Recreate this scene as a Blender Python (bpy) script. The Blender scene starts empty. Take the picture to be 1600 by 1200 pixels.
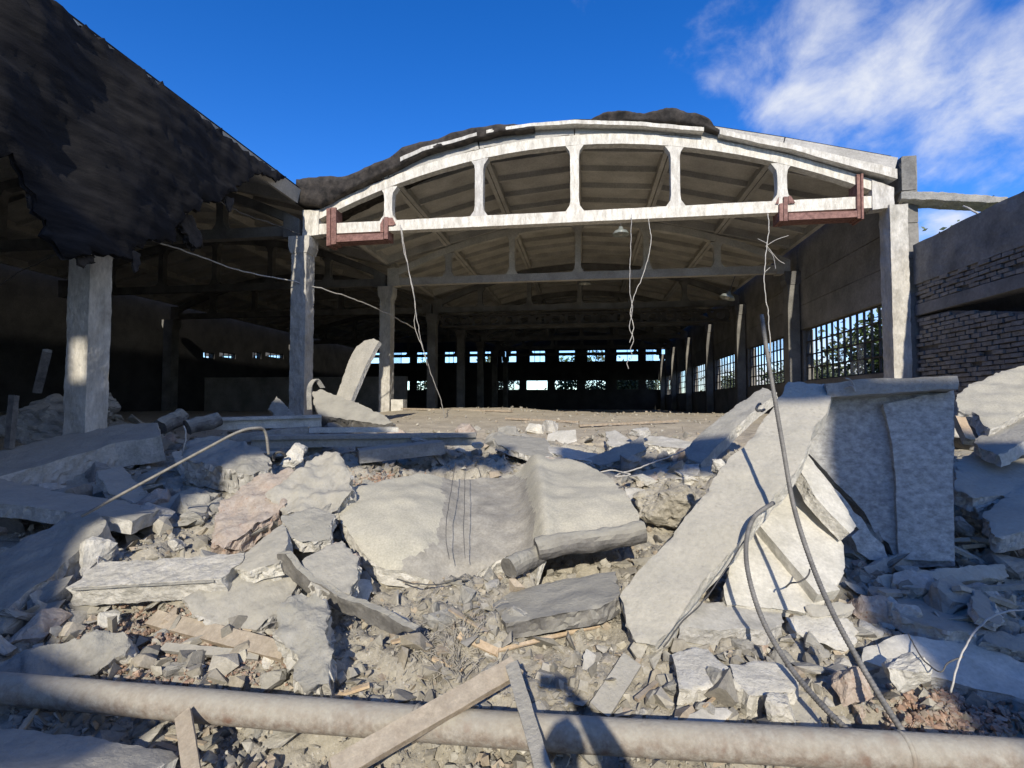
import bpy, bmesh, math, random
import numpy as np
from mathutils import Vector, Matrix, noise
from mathutils.geometry import delaunay_2d_cdt
R = math.radians
sc = bpy.context.scene
col = sc.collection
random.seed(7); rng = np.random.default_rng(7)

# ------------------------------------------------------------------ camera, sky, sun, exposure
EYE = Vector((0, 0, 1.6)); YAW, PITCH, ROLL, FPX = R(8.1), R(2.15), R(0.1), 800.0
cF = Vector((-math.sin(YAW)*math.cos(PITCH), math.cos(YAW)*math.cos(PITCH), math.sin(PITCH)))
cR0 = Vector((math.cos(YAW), math.sin(YAW), 0)); cU0 = cR0.cross(cF)
cR = cR0*math.cos(ROLL)+cU0*math.sin(ROLL); cU = cU0*math.cos(ROLL)-cR0*math.sin(ROLL)
cam = bpy.data.cameras.new('camera'); cam.sensor_width = 36; cam.lens = 36*FPX/1600
cam.clip_start = .02; cam.clip_end = 6000
camo = bpy.data.objects.new('camera', cam); col.objects.link(camo)
m = Matrix((cR, cU, -cF)).transposed().to_4x4(); m.translation = EYE; camo.matrix_world = m
sc.camera = camo

SUN_DIR = (cF + (866-800)/FPX*cR - (1062-600)/FPX*cU).normalized()      # the way the sunlight travels
SUN_EL = math.asin(-SUN_DIR.z)
world = bpy.data.worlds.new('World'); sc.world = world; world.use_nodes = True
CLOUD_A, CLOUD_B = (1.1, 9.7, 0), (7.3, 3.4, 0)
def build_world():
    nt = world.node_tree; N = nt.nodes; L = nt.links; N.clear()
    out = N.new('ShaderNodeOutputWorld'); bg = N.new('ShaderNodeBackground'); bg.inputs[1].default_value = .15
    sky = N.new('ShaderNodeTexSky'); sky.sky_type = 'NISHITA'; sky.sun_disc = False
    sky.sun_elevation = SUN_EL; sky.sun_rotation = math.atan2(-SUN_DIR.x, -SUN_DIR.y)
    sky.air_density = .8; sky.dust_density = .05; sky.ozone_density = 3.0
    hs = N.new('ShaderNodeHueSaturation'); hs.inputs['Saturation'].default_value = 1.33; hs.inputs['Value'].default_value = 1.22
    hs.inputs['Hue'].default_value = .514
    L.new(sky.outputs[0], hs.inputs['Color'])
    tc = N.new('ShaderNodeTexCoord'); sep = N.new('ShaderNodeSeparateXYZ'); L.new(tc.outputs['Generated'], sep.inputs[0])
    def M(op, a, b=None):
        n = N.new('ShaderNodeMath'); n.operation = op
        for i, v in enumerate((a, b)):
            if v is None: continue
            if isinstance(v, (int, float)): n.inputs[i].default_value = v
            else: L.new(v, n.inputs[i])
        return n.outputs[0]
    zz = M('MAXIMUM', sep.outputs[2], .03); zz = M('ADD', zz, .38)
    px = M('DIVIDE', sep.outputs[0], zz); py = M('DIVIDE', sep.outputs[1], zz)
    cmb = N.new('ShaderNodeCombineXYZ'); L.new(px, cmb.inputs[0]); L.new(py, cmb.inputs[1])
    def cloud(rot, scl, loc, s, det, ro, dis):
        mp = N.new('ShaderNodeMapping'); L.new(cmb.outputs[0], mp.inputs[0])
        mp.inputs['Rotation'].default_value = (0, 0, R(rot)); mp.inputs['Scale'].default_value = scl; mp.inputs['Location'].default_value = loc
        n1 = N.new('ShaderNodeTexNoise'); n1.inputs['Scale'].default_value = s; n1.inputs['Detail'].default_value = det; n1.inputs['Roughness'].default_value = ro; n1.inputs['Distortion'].default_value = dis
        L.new(mp.outputs[0], n1.inputs['Vector']); return n1.outputs[0]
    # more cloud towards one half of the sky (where the weather stands), all the way round
    side = M('MULTIPLY', px, .27); side = M('SUBTRACT', side, .05); side = M('MINIMUM', side, .15); side = M('MAXIMUM', side, -.22)
    big = cloud(20, (1, .9, 1), CLOUD_A, 2.6, 3, .5, .1); fine = cloud(-25, (1.0, .8, 1), CLOUD_B, 7.5, 10, .6, .2)
    v = M('ADD', M('ADD', M('MULTIPLY', big, .62), M('MULTIPLY', fine, .38)), side)
    mr = N.new('ShaderNodeMapRange'); mr.interpolation_type = 'SMOOTHSTEP'
    mr.inputs[1].default_value = .53; mr.inputs[2].default_value = .76; L.new(v, mr.inputs[0])
    mx = N.new('ShaderNodeMixRGB'); L.new(mr.outputs[0], mx.inputs[0]); L.new(hs.outputs[0], mx.inputs[1])
    mx.inputs[2].default_value = (4.7, 4.85, 5.15, 1)
    L.new(mx.outputs[0], bg.inputs[0]); L.new(bg.outputs[0], out.inputs[0])
build_world()
sun = bpy.data.lights.new('sun', 'SUN'); sun.energy = 4.2; sun.angle = R(.55); sun.color = (1, .92, .775)
suno = bpy.data.objects.new('sun', sun); col.objects.link(suno); suno.rotation_euler = SUN_DIR.to_track_quat('-Z', 'Y').to_euler(); suno.location = (0, -20, 30)
sc.view_settings.view_transform = 'Standard'; sc.view_settings.look = 'None'; sc.view_settings.gamma = 1
sc.view_settings.use_curve_mapping = False; sc.view_settings.exposure = 0.32
sc.cycles.max_bounces = 8; sc.cycles.diffuse_bounces = 4; sc.cycles.use_denoising = True

# ------------------------------------------------------------------ where a point of the photo stands in the place
def ray(px, py): return cF + (float(px)-800)/FPX*cR - (float(py)-600)/FPX*cU
def P(px, py, Y):
    d = ray(px, py); return EYE + d*(Y/d.y)
def PX(px, py, X):
    d = ray(px, py); return EYE + d*(X/d.x)
D0, SP, XL, XR, ZT = 12.0, 5.59, -7.07, 6.63, 5.83
FLOOR = 1.05
_py = [-40, -2, 1, 2.25, 3.1, 3.7, 4.7, 5.6, 6.7, 8, 10, 12, 15, 19, 23, 30, 45, 47]
_pz = [-.3, -.15, -.05, .0, .12, .28, .5, .66, .74, .82, .98, 1.1, 1.22, 1.24, 1.12, 1.05, 1.05, 1.0]
def fbm(x, y, s, o=4): return noise.fractal(Vector((x*s, y*s, 3.7)), 1.0, 2.1, o, noise_basis='PERLIN_ORIGINAL')
def G0(x, y):
    z = float(np.interp(y, _py, _pz))
    if 1 < y < 24:
        z += .12*math.exp(-((x+2.1)/.9)**2-((y-3.9)/.8)**2)         # the pile beside the bent slab
        z -= .12*math.exp(-((x-3.2)/1.3)**2-((y-4.6)/.9)**2)
        z -= .24*math.exp(-((x+.2)/1.7)**4-((y-4.6)/.9)**2)
        z -= .10*math.exp(-((y-2.35)/.45)**2)
        if y > 11: z += .22*math.exp(-((x+3.4)/3.0)**2-((y-17)/2.6)**2)
    return z
def G(x, y):
    z = G0(x, y)
    w = max(0, min(1, (11-y)/3))*max(0, min(1, (9-abs(x))/2))*max(0, min(1, (y+3)/2))
    if w > 0:
        z += w*(.10*fbm(x, y, 1.1)+.04*abs(fbm(x+5, y, 3.3))+.02*fbm(x, y+9, 9.0)+.010*fbm(x, y-9, 24.0))
        for sc_, am in ((4.2, .075), (11.0, .032)):                 # broken plates lying at odd tilts under the dust
            q = Vector((x*sc_+.5*fbm(x, y, 2.0), y*sc_, 0)); d, c = noise.voronoi(q); c = c[0]
            hx_, hy_, hz_ = (math.sin(c.x*91.7+c.y*37.1)*.5, math.sin(c.x*53.3-c.y*71.9)*.5, math.sin(c.x*17.9+c.y*29.3))
            z += w*am*(.45*hz_+hx_*(q.x-c.x)*1.2+hy_*(q.y-c.y)*1.2)
    if y > 8 and y < 45 and abs(x) < 22: z += min(1, (y-8)/3)*(.05*fbm(x, y, .7)+.015*fbm(x, y, 3.0))
    return z
def PG(px, py):
    d = ray(px, py); t = .8
    while t < 60:
        p = EYE+d*t
        if p.z <= G(p.x, p.y): return p
        t *= 1.004
    return EYE+d*60

# ------------------------------------------------------------------ mesh helpers
def put(name, verts, faces, mt, parent=None, label=None, cat=None, group=None, kind=None, smooth=False, origin=None, smask=None):
    V = np.array([tuple(v) for v in verts], dtype=np.float64)
    if origin is None: origin = ((V[:, 0].min()+V[:, 0].max())/2, (V[:, 1].min()+V[:, 1].max())/2, V[:, 2].min())
    origin = np.array(tuple(origin)); V = V-origin
    me = bpy.data.meshes.new(name); me.from_pydata(V.tolist(), [], faces)
    me.materials.append(mt)
    if smooth: me.polygons.foreach_set('use_smooth', [True]*len(me.polygons))
    if smask is not None: me.polygons.foreach_set('use_smooth', smask)
    me.update()
    return link(name, me, Vector(origin), parent, label, cat, group, kind)
def link(name, me, loc, parent=None, label=None, cat=None, group=None, kind=None):
    o = bpy.data.objects.new(name, me); col.objects.link(o)
    o.location = Vector(loc)
    if parent:
        o.parent = parent; base = Vector(parent.location); q = parent.parent
        while q: base += Vector(q.location); q = q.parent
        o.location = Vector(loc)-base
    tag(o, label, cat, group, kind); return o
def tag(o, label=None, cat=None, group=None, kind=None):
    if label: o['label'] = label
    if cat: o['category'] = cat
    if group: o['group'] = group
    if kind: o['kind'] = kind
def empty(name, loc, label, cat, group=None):
    o = bpy.data.objects.new(name, None); col.objects.link(o); o.location = Vector(loc); o.empty_display_size = .2
    tag(o, label, cat, group); return o
BF = [(0, 3, 2, 1), (4, 5, 6, 7), (0, 1, 5, 4), (1, 2, 6, 5), (2, 3, 7, 6), (3, 0, 4, 7)]
def boxv(x0, x1, y0, y1, z0, z1): return [(x0, y0, z0), (x1, y0, z0), (x1, y1, z0), (x0, y1, z0), (x0, y0, z1), (x1, y0, z1), (x1, y1, z1), (x0, y1, z1)]
class MB:
    def __init__(s): s.v = []; s.f = []
    def box(s, *a): return s.add(boxv(*a), BF)
    def add(s, v, f):
        n = len(s.v); s.v += [tuple(x) for x in v]; s.f += [tuple(i+n for i in q) for q in f]; return s
    def prism(s, poly, ext):
        n = len(poly); e = Vector(ext); a = [Vector(p) for p in poly]
        return s.add(a+[p+e for p in a], [tuple(range(n))[::-1], tuple(range(n, 2*n))]+[(i, (i+1) % n, n+(i+1) % n, n+i) for i in range(n)])
    def bar(s, a, b, w, h, up=(0, 0, 1)):
        a, b = Vector(a), Vector(b); d = (b-a).normalized(); u = Vector(up); x = d.cross(u)
        if x.length < 1e-3: x = d.cross(Vector((1, 0, 0)))
        x.normalize(); u = x.cross(d)
        q = [p+x*i*w/2+u*j*h/2 for p in (a, b) for i, j in ((-1, -1), (1, -1), (1, 1), (-1, 1))]
        return s.add(q, [(0, 3, 2, 1), (4, 5, 6, 7), (0, 1, 5, 4), (1, 2, 6, 5), (2, 3, 7, 6), (3, 0, 4, 7)])
    def tube(s, pts, rad, sides=8, caps=True):
        pts = [Vector(p) for p in pts]; n = len(pts); base = len(s.v); up = Vector((.13, .2, .97))
        for i, p in enumerate(pts):
            d = (pts[min(i+1, n-1)]-pts[max(i-1, 0)])
            d = d.normalized() if d.length > 1e-9 else Vector((0, 0, 1))
            x = d.cross(up)
            if x.length < 1e-2: x = d.cross(Vector((1, 0, 0)))
            x.normalize(); y = x.cross(d); r = rad[i] if isinstance(rad, (list, np.ndarray)) else rad
            for k in range(sides):
                a = 2*math.pi*k/sides; s.v.append(tuple(p+x*(r*math.cos(a))+y*(r*math.sin(a))))
        for i in range(n-1):
            for k in range(sides):
                a = base+i*sides+k; b = base+i*sides+(k+1) % sides; s.f.append((a, b, b+sides, a+sides))
        if caps:
            s.f.append(tuple(base+k for k in range(sides))[::-1]); s.f.append(tuple(base+(n-1)*sides+k for k in range(sides)))
        return s
    def lathe(s, prof, c, sides=16):
        c = Vector(c); base = len(s.v)
        for r, z in prof:
            for k in range(sides):
                a = 2*math.pi*k/sides; s.v.append((c.x+r*math.cos(a), c.y+r*math.sin(a), c.z+z))
        for i in range(len(prof)-1):
            for k in range(sides):
                a = base+i*sides+k; b = base+i*sides+(k+1) % sides; s.f.append((a, b, b+sides, a+sides))
        return s
    def put(s, name, mt, parent=None, **k): return put(name, s.v, s.f, mt, parent, **k)
def curve(pts, n=8):
    pts = [Vector(p) for p in pts]; out = []
    q = [pts[0]*2-pts[1]]+pts+[pts[-1]*2-pts[-2]]
    for i in range(1, len(q)-2):
        for k in range(n):
            t = k/n; a, b, c, d = q[i-1], q[i], q[i+1], q[i+2]
            out.append(.5*((2*b)+(c-a)*t+(2*a-5*b+4*c-d)*t*t+(3*b-a-3*c+d)*t**3))
    return out+[pts[-1]]
def dents(bmv, amp, scale, seed):
    o = Vector((seed*7.3, seed*1.9, seed*4.1))
    for v in bmv: v.co += v.normal*(amp*noise.fractal(v.co*scale+o, 1.0, 2.0, 4, noise_basis='PERLIN_ORIGINAL'))
def subdiv_box(verts, faces, size, amp, scale, seed=0):
    """cut a plain solid into small faces and wear it: uneven faces, chipped edges"""
    bm = bmesh.new(); vs = [bm.verts.new(v) for v in verts]
    for f in faces: bm.faces.new([vs[i] for i in f])
    bm.normal_update()
    bmesh.ops.triangulate(bm, faces=bm.faces[:])
    for _ in range(7):
        es = [e for e in bm.edges if e.calc_length() > size]
        if not es: break
        bmesh.ops.subdivide_edges(bm, edges=es, cuts=1); bmesh.ops.triangulate(bm, faces=[f for f in bm.faces if len(f.verts) > 3])
    bm.normal_update(); dents(bm.verts, amp, scale, seed)
    v = [x.co.copy() for x in bm.verts]; bm.verts.index_update(); f = [tuple(x.index for x in q.verts) for q in bm.faces]; bm.free(); return v, f

def rock(seed, dims=(1, 1, 1), n=15, sub=2, amp=.05, box=.55):
    r = random.Random(seed); bm = bmesh.new()
    for i in range(n):
        d = Vector((r.gauss(0, 1), r.gauss(0, 1), r.gauss(0, 1))).normalized()
        mxc = max(abs(d.x), abs(d.y), abs(d.z)); d = d*((1-box)+box/mxc)*r.uniform(.78, 1.0)
        bm.verts.new((d.x*.5, d.y*.5, d.z*.5))
    g = bmesh.ops.convex_hull(bm, input=bm.verts[:])
    bmesh.ops.delete(bm, geom=[v for v in bm.verts if not v.link_faces], context='VERTS')
    bmesh.ops.triangulate(bm, faces=bm.faces[:])
    for _ in range(sub):
        bmesh.ops.subdivide_edges(bm, edges=bm.edges[:], cuts=1, use_grid_fill=True)
        bmesh.ops.triangulate(bm, faces=[f for f in bm.faces if len(f.verts) > 3])
    bm.normal_update()
    if amp: dents(bm.verts, amp, 2.6, seed); bm.normal_update(); dents(bm.verts, amp*.45, 8.0, seed+3)
    bmesh.ops.recalc_face_normals(bm, faces=bm.faces[:])
    bm.verts.index_update()
    v = np.array([x.co for x in bm.verts])*np.array(dims); f = [tuple(x.index for x in q.verts) for q in bm.faces]; bm.free(); return v, f

def inside(p, poly):
    x, y = p; c = False; j = len(poly)-1
    for i in range(len(poly)):
        xi, yi = poly[i]; xj, yj = poly[j]
        if (yi > y) != (yj > y) and x < (xj-xi)*(y-yi)/(yj-yi)+xi: c = not c
        j = i
    return c
_seed = [0]
def anchor(a): return P(*a) if a[0] != 'g' else PG(a[1], a[2])+Vector((0, 0, a[3]))
def slab(name, label, mt, poly, anch, th, cat='slab', res=None, rough=.012, edge=.02, disp=None, parent=None, ext=None, group=None, kind=None, nsub=None, smooth=True, extmat=0, yk=1.0, zone=None):
    """a broken plate: outline in the plane through three points, real thickness, worn faces, ragged edges"""
    _seed[0] += 1; sd = _seed[0]; rr = random.Random(sd)
    a, b, c = [EYE+(anchor(q)-EYE)*yk for q in anch]
    if extmat == 0: extmat = M['fresh'] if mt in (M['concrete'], M['grey'], M['slabdust'], M['white']) else None
    n = (b-a).cross(c-a).normalized()
    if n.dot(EYE-a) < 0: n = -n
    u = (b-a).normalized(); v = n.cross(u)
    pw = []
    for q in poly:
        d = ray(q[0], q[1]); t = (a-EYE).dot(n)/d.dot(n); pw.append(EYE+d*t)
    p2 = [((p-a).dot(u), (p-a).dot(v)) for p in pw]
    ar = abs(sum(p2[i][0]*p2[(i+1) % len(p2)][1]-p2[(i+1) % len(p2)][0]*p2[i][1] for i in range(len(p2))))/2
    if res is None: res = max(.016, math.sqrt(ar)/28)
    so = Vector((sd*3.1, sd*1.7, 0)); bd = []
    for i in range(len(p2)):
        p, q = Vector(p2[i]), Vector(p2[(i+1) % len(p2)]); L = (q-p).length; k = max(1, int(L/res)); nn = Vector((-(q-p).y, (q-p).x)).normalized()
        for j in range(k):
            w = p.lerp(q, j/k); o = noise.fractal(Vector((w.x*6, w.y*6, sd)), 1.0, 2.0, 4)*edge*1.3 if edge else 0
            bd.append(w+nn*o)
    xs = [p[0] for p in bd]; ys = [p[1] for p in bd]; pts = list(bd); nb = len(bd)
    bdl = [(p[0], p[1]) for p in bd]; bda = np.array(bdl)
    gx = np.arange(min(xs), max(xs), res)
    for j, yy in enumerate(np.arange(min(ys), max(ys), res*.9)):
        for xx in gx:
            p = (xx+rr.uniform(-.3, .3)*res+(j % 2)*res*.5, yy+rr.uniform(-.3, .3)*res)
            if inside(p, bdl) and ((bda-np.array(p))**2).sum(1).min() > (.55*res)**2: pts.append(Vector(p))
    r = delaunay_2d_cdt([Vector(p) for p in pts], [(i, (i+1) % nb) for i in range(nb)], [], 1, 1e-6)
    V2, F2 = r[0], r[2]
    top = []
    for p in V2:
        w = a+u*p.x+v*p.y
        h = rough*(noise.fractal(Vector((p.x*5, p.y*5, sd*2.3)), 1.0, 2.0, 5))
        if disp:
            e = w-EYE; dz = e.dot(cF); h += disp(800+FPX*e.dot(cR)/dz, 600-FPX*e.dot(cU)/dz)
        top.append(w+n*h)
    E = ext if ext is not None else -n*th
    nv = len(top); vs = list(top)+[p+E for p in top]; fs = []; sm = []
    for f in F2:
        f = tuple(f); q = [top[i] for i in f[:3]]
        if (q[1]-q[0]).cross(q[2]-q[0]).dot(n) < 0: f = f[::-1]
        fs.append(f); sm.append(smooth); fs.append(tuple(i+nv for i in f[::-1])); sm.append(smooth)
    cnt = {}
    for f in fs[0::2]:
        for i in range(len(f)):
            e = (f[i], f[(i+1) % len(f)]); k = (min(e), max(e)); cnt[k] = None if k in cnt else e
    cen = sum(top, Vector())/nv; rings = nsub or max(2, min(6, int(E.length/res)+1)); ringi = {}
    for e in cnt.values():                                            # chipped arrises
        if e is None: continue
        i = e[0]; ch = max(0, noise.noise(top[i]*14+so)-.05)*edge*2.2+abs(noise.noise(top[i]*45+so))*edge*.5
        o = (cen-top[i]); o -= n*o.dot(n); o.normalize(); top[i] = vs[i] = top[i]-n*ch*.8+o*ch*.6
    def ring(i, k):
        if (i, k) not in ringi:
            if k in (0, rings): ringi[(i, k)] = len(vs); vs.append(vs[i] if k == 0 else vs[i+nv]); return ringi[(i, k)]
            p = top[i]+E*(k/rings); o = (p-cen); o -= n*o.dot(n); o.normalize()
            p = p+o*(edge*1.3*noise.fractal(p*9+so, 1.0, 2.0, 3)+edge*.9*(noise.cell(p*22+so)-.3))+E*((noise.cell(p*31+so)-.5)*.5/rings)
            ringi[(i, k)] = len(vs); vs.append(p)
        return ringi[(i, k)]
    for e in cnt.values():
        if e is None: continue
        for k in range(rings):
            fs.append((ring(e[1], k), ring(e[0], k), ring(e[0], k+1), ring(e[1], k+1))); sm.append(False)
    o = put(name, vs, fs, mt, parent, label=None if parent else label, cat=None if parent else cat, group=group, kind=kind, smask=sm)
    if extmat:                                                     # the broken edge shows the fresh inside
        o.data.materials.append(extmat); nt = 2*len(F2)
        o.data.polygons.foreach_set('material_index', [0]*nt+[1]*(len(fs)-nt))
    if zone:
        o.data.materials.append(zone[1]); zi = len(o.data.materials)-1; mi = [0]*(2*len(F2))+[1 if extmat else 0]*(len(fs)-2*len(F2))
        for i, f in enumerate(F2):
            e = sum((vs[j] for j in f), Vector())/len(f)-EYE; dz = e.dot(cF)
            if zone[0](800+FPX*e.dot(cR)/dz, 600-FPX*e.dot(cU)/dz): mi[2*i] = zi
        o.data.polygons.foreach_set('material_index', mi)
    return o

# ------------------------------------------------------------------ materials
def mat(name, c1, c2, scale=2.0, rough=.9, bump=.4, bscale=30, dust=0, dustc=(.40, .375, .33), spec=.3, speck=None, speckscale=60, metallic=0, stretch=(1, 1, 1), detail=8, tint=False, cracks=0, dist=.02):
    mt = bpy.data.materials.new(name); mt.use_nodes = True; nt = mt.node_tree; N = nt.nodes; L = nt.links
    b = N['Principled BSDF']; b.inputs['Roughness'].default_value = rough; b.inputs['Metallic'].default_value = metallic
    b.inputs['Specular IOR Level'].default_value = spec
    ge = N.new('ShaderNodeNewGeometry'); mp = N.new('ShaderNodeMapping'); mp.inputs['Scale'].default_value = stretch
    L.new(ge.outputs['Position'], mp.inputs[0])
    def nz(s, d=detail, r=.6, dis=0):
        n = N.new('ShaderNodeTexNoise'); n.inputs['Scale'].default_value = s; n.inputs['Detail'].default_value = d; n.inputs['Roughness'].default_value = r
        n.inputs['Distortion'].default_value = dis; L.new(mp.outputs[0], n.inputs['Vector']); return n.outputs[0]
    def rampf(v, a, c):
        m = N.new('ShaderNodeMapRange'); m.inputs[1].default_value = a; m.inputs[2].default_value = c; L.new(v, m.inputs[0]); return m.outputs[0]
    def mix(f, a, c, mode='MIX'):
        m = N.new('ShaderNodeMixRGB'); m.blend_type = mode
        for i, x in enumerate((f, a, c)):
            if isinstance(x, (int, float)): m.inputs[i].default_value = x
            elif isinstance(x, tuple): m.inputs[i].default_value = (*x, 1)
            else: L.new(x, m.inputs[i])
        return m.outputs[0]
    k = mix(rampf(nz(scale), .34, .66), c1, c2)
    g = mix(rampf(nz(bscale*.9, 6, .7), .25, .75), (.72, .72, .72), (1.22, 1.22, 1.22))
    k = mix(1.0, k, g, 'MULTIPLY')
    if speck:
        vo = N.new('ShaderNodeTexVoronoi'); vo.inputs['Scale'].default_value = speckscale; L.new(mp.outputs[0], vo.inputs['Vector'])
        sk = N.new('ShaderNodeMath'); sk.operation = 'MULTIPLY'; L.new(rampf(vo.outputs['Distance'], .34, .2), sk.inputs[0]); L.new(rampf(nz(speckscale*.55, 5), .5, .62), sk.inputs[1])
        k = mix(sk.outputs[0], k, speck)
    if cracks:
        vc = N.new('ShaderNodeTexVoronoi'); vc.feature = 'DISTANCE_TO_EDGE'; vc.inputs['Scale'].default_value = cracks
        wn = N.new('ShaderNodeTexNoise'); wn.inputs['Scale'].default_value = cracks*3; wn.inputs['Detail'].default_value = 6; L.new(mp.outputs[0], wn.inputs['Vector'])
        wv = N.new('ShaderNodeMixRGB'); wv.blend_type = 'ADD'; wv.inputs[0].default_value = .35/cracks*2; L.new(mp.outputs[0], wv.inputs[1]); L.new(wn.outputs['Color'], wv.inputs[2]); L.new(wv.outputs[0], vc.inputs['Vector'])
        crk = N.new('ShaderNodeMath'); crk.operation = 'MAXIMUM'; L.new(rampf(vc.outputs['Distance'], .0, .008), crk.inputs[0]); L.new(rampf(nz(cracks*1.3, 2), .52, .46), crk.inputs[1])
        k = mix(crk.outputs[0], (.10, .095, .088), k)
    if tint:
        at = N.new('ShaderNodeAttribute'); at.attribute_name = 'tint'; k = mix(1.0, k, at.outputs['Color'], 'MULTIPLY')
    oi = N.new('ShaderNodeObjectInfo'); k = mix(1.0, k, mix(oi.outputs['Random'], (.84, .84, .85), (1.13, 1.12, 1.08)), 'MULTIPLY')
    if dust:
        sp = N.new('ShaderNodeSeparateXYZ'); L.new(ge.outputs['Normal'], sp.inputs[0])
        dd = N.new('ShaderNodeMath'); dd.operation = 'MULTIPLY_ADD'; L.new(nz(3.5, 6), dd.inputs[0]); dd.inputs[1].default_value = 1.6; L.new(sp.outputs[2], dd.inputs[2])
        f = rampf(dd.outputs[0], .75, 1.75); f2 = N.new('ShaderNodeMath'); f2.operation = 'MULTIPLY'; L.new(f, f2.inputs[0]); f2.inputs[1].default_value = dust; f2.use_clamp = True
        k = mix(f2.outputs[0], k, dustc)
    L.new(k, b.inputs['Base Color'])
    h = mix(.5, nz(bscale, 8, .68), nz(bscale*.22, 6, .62))
    if cracks: h = mix(.45, h, crk.outputs[0])
    bm_ = N.new('ShaderNodeBump'); bm_.inputs['Strength'].default_value = bump; bm_.inputs['Distance'].default_value = dist
    L.new(h, bm_.inputs['Height']); L.new(bm_.outputs[0], b.inputs['Normal'])
    return mt
DUST = (.395, .375, .31)
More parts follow.
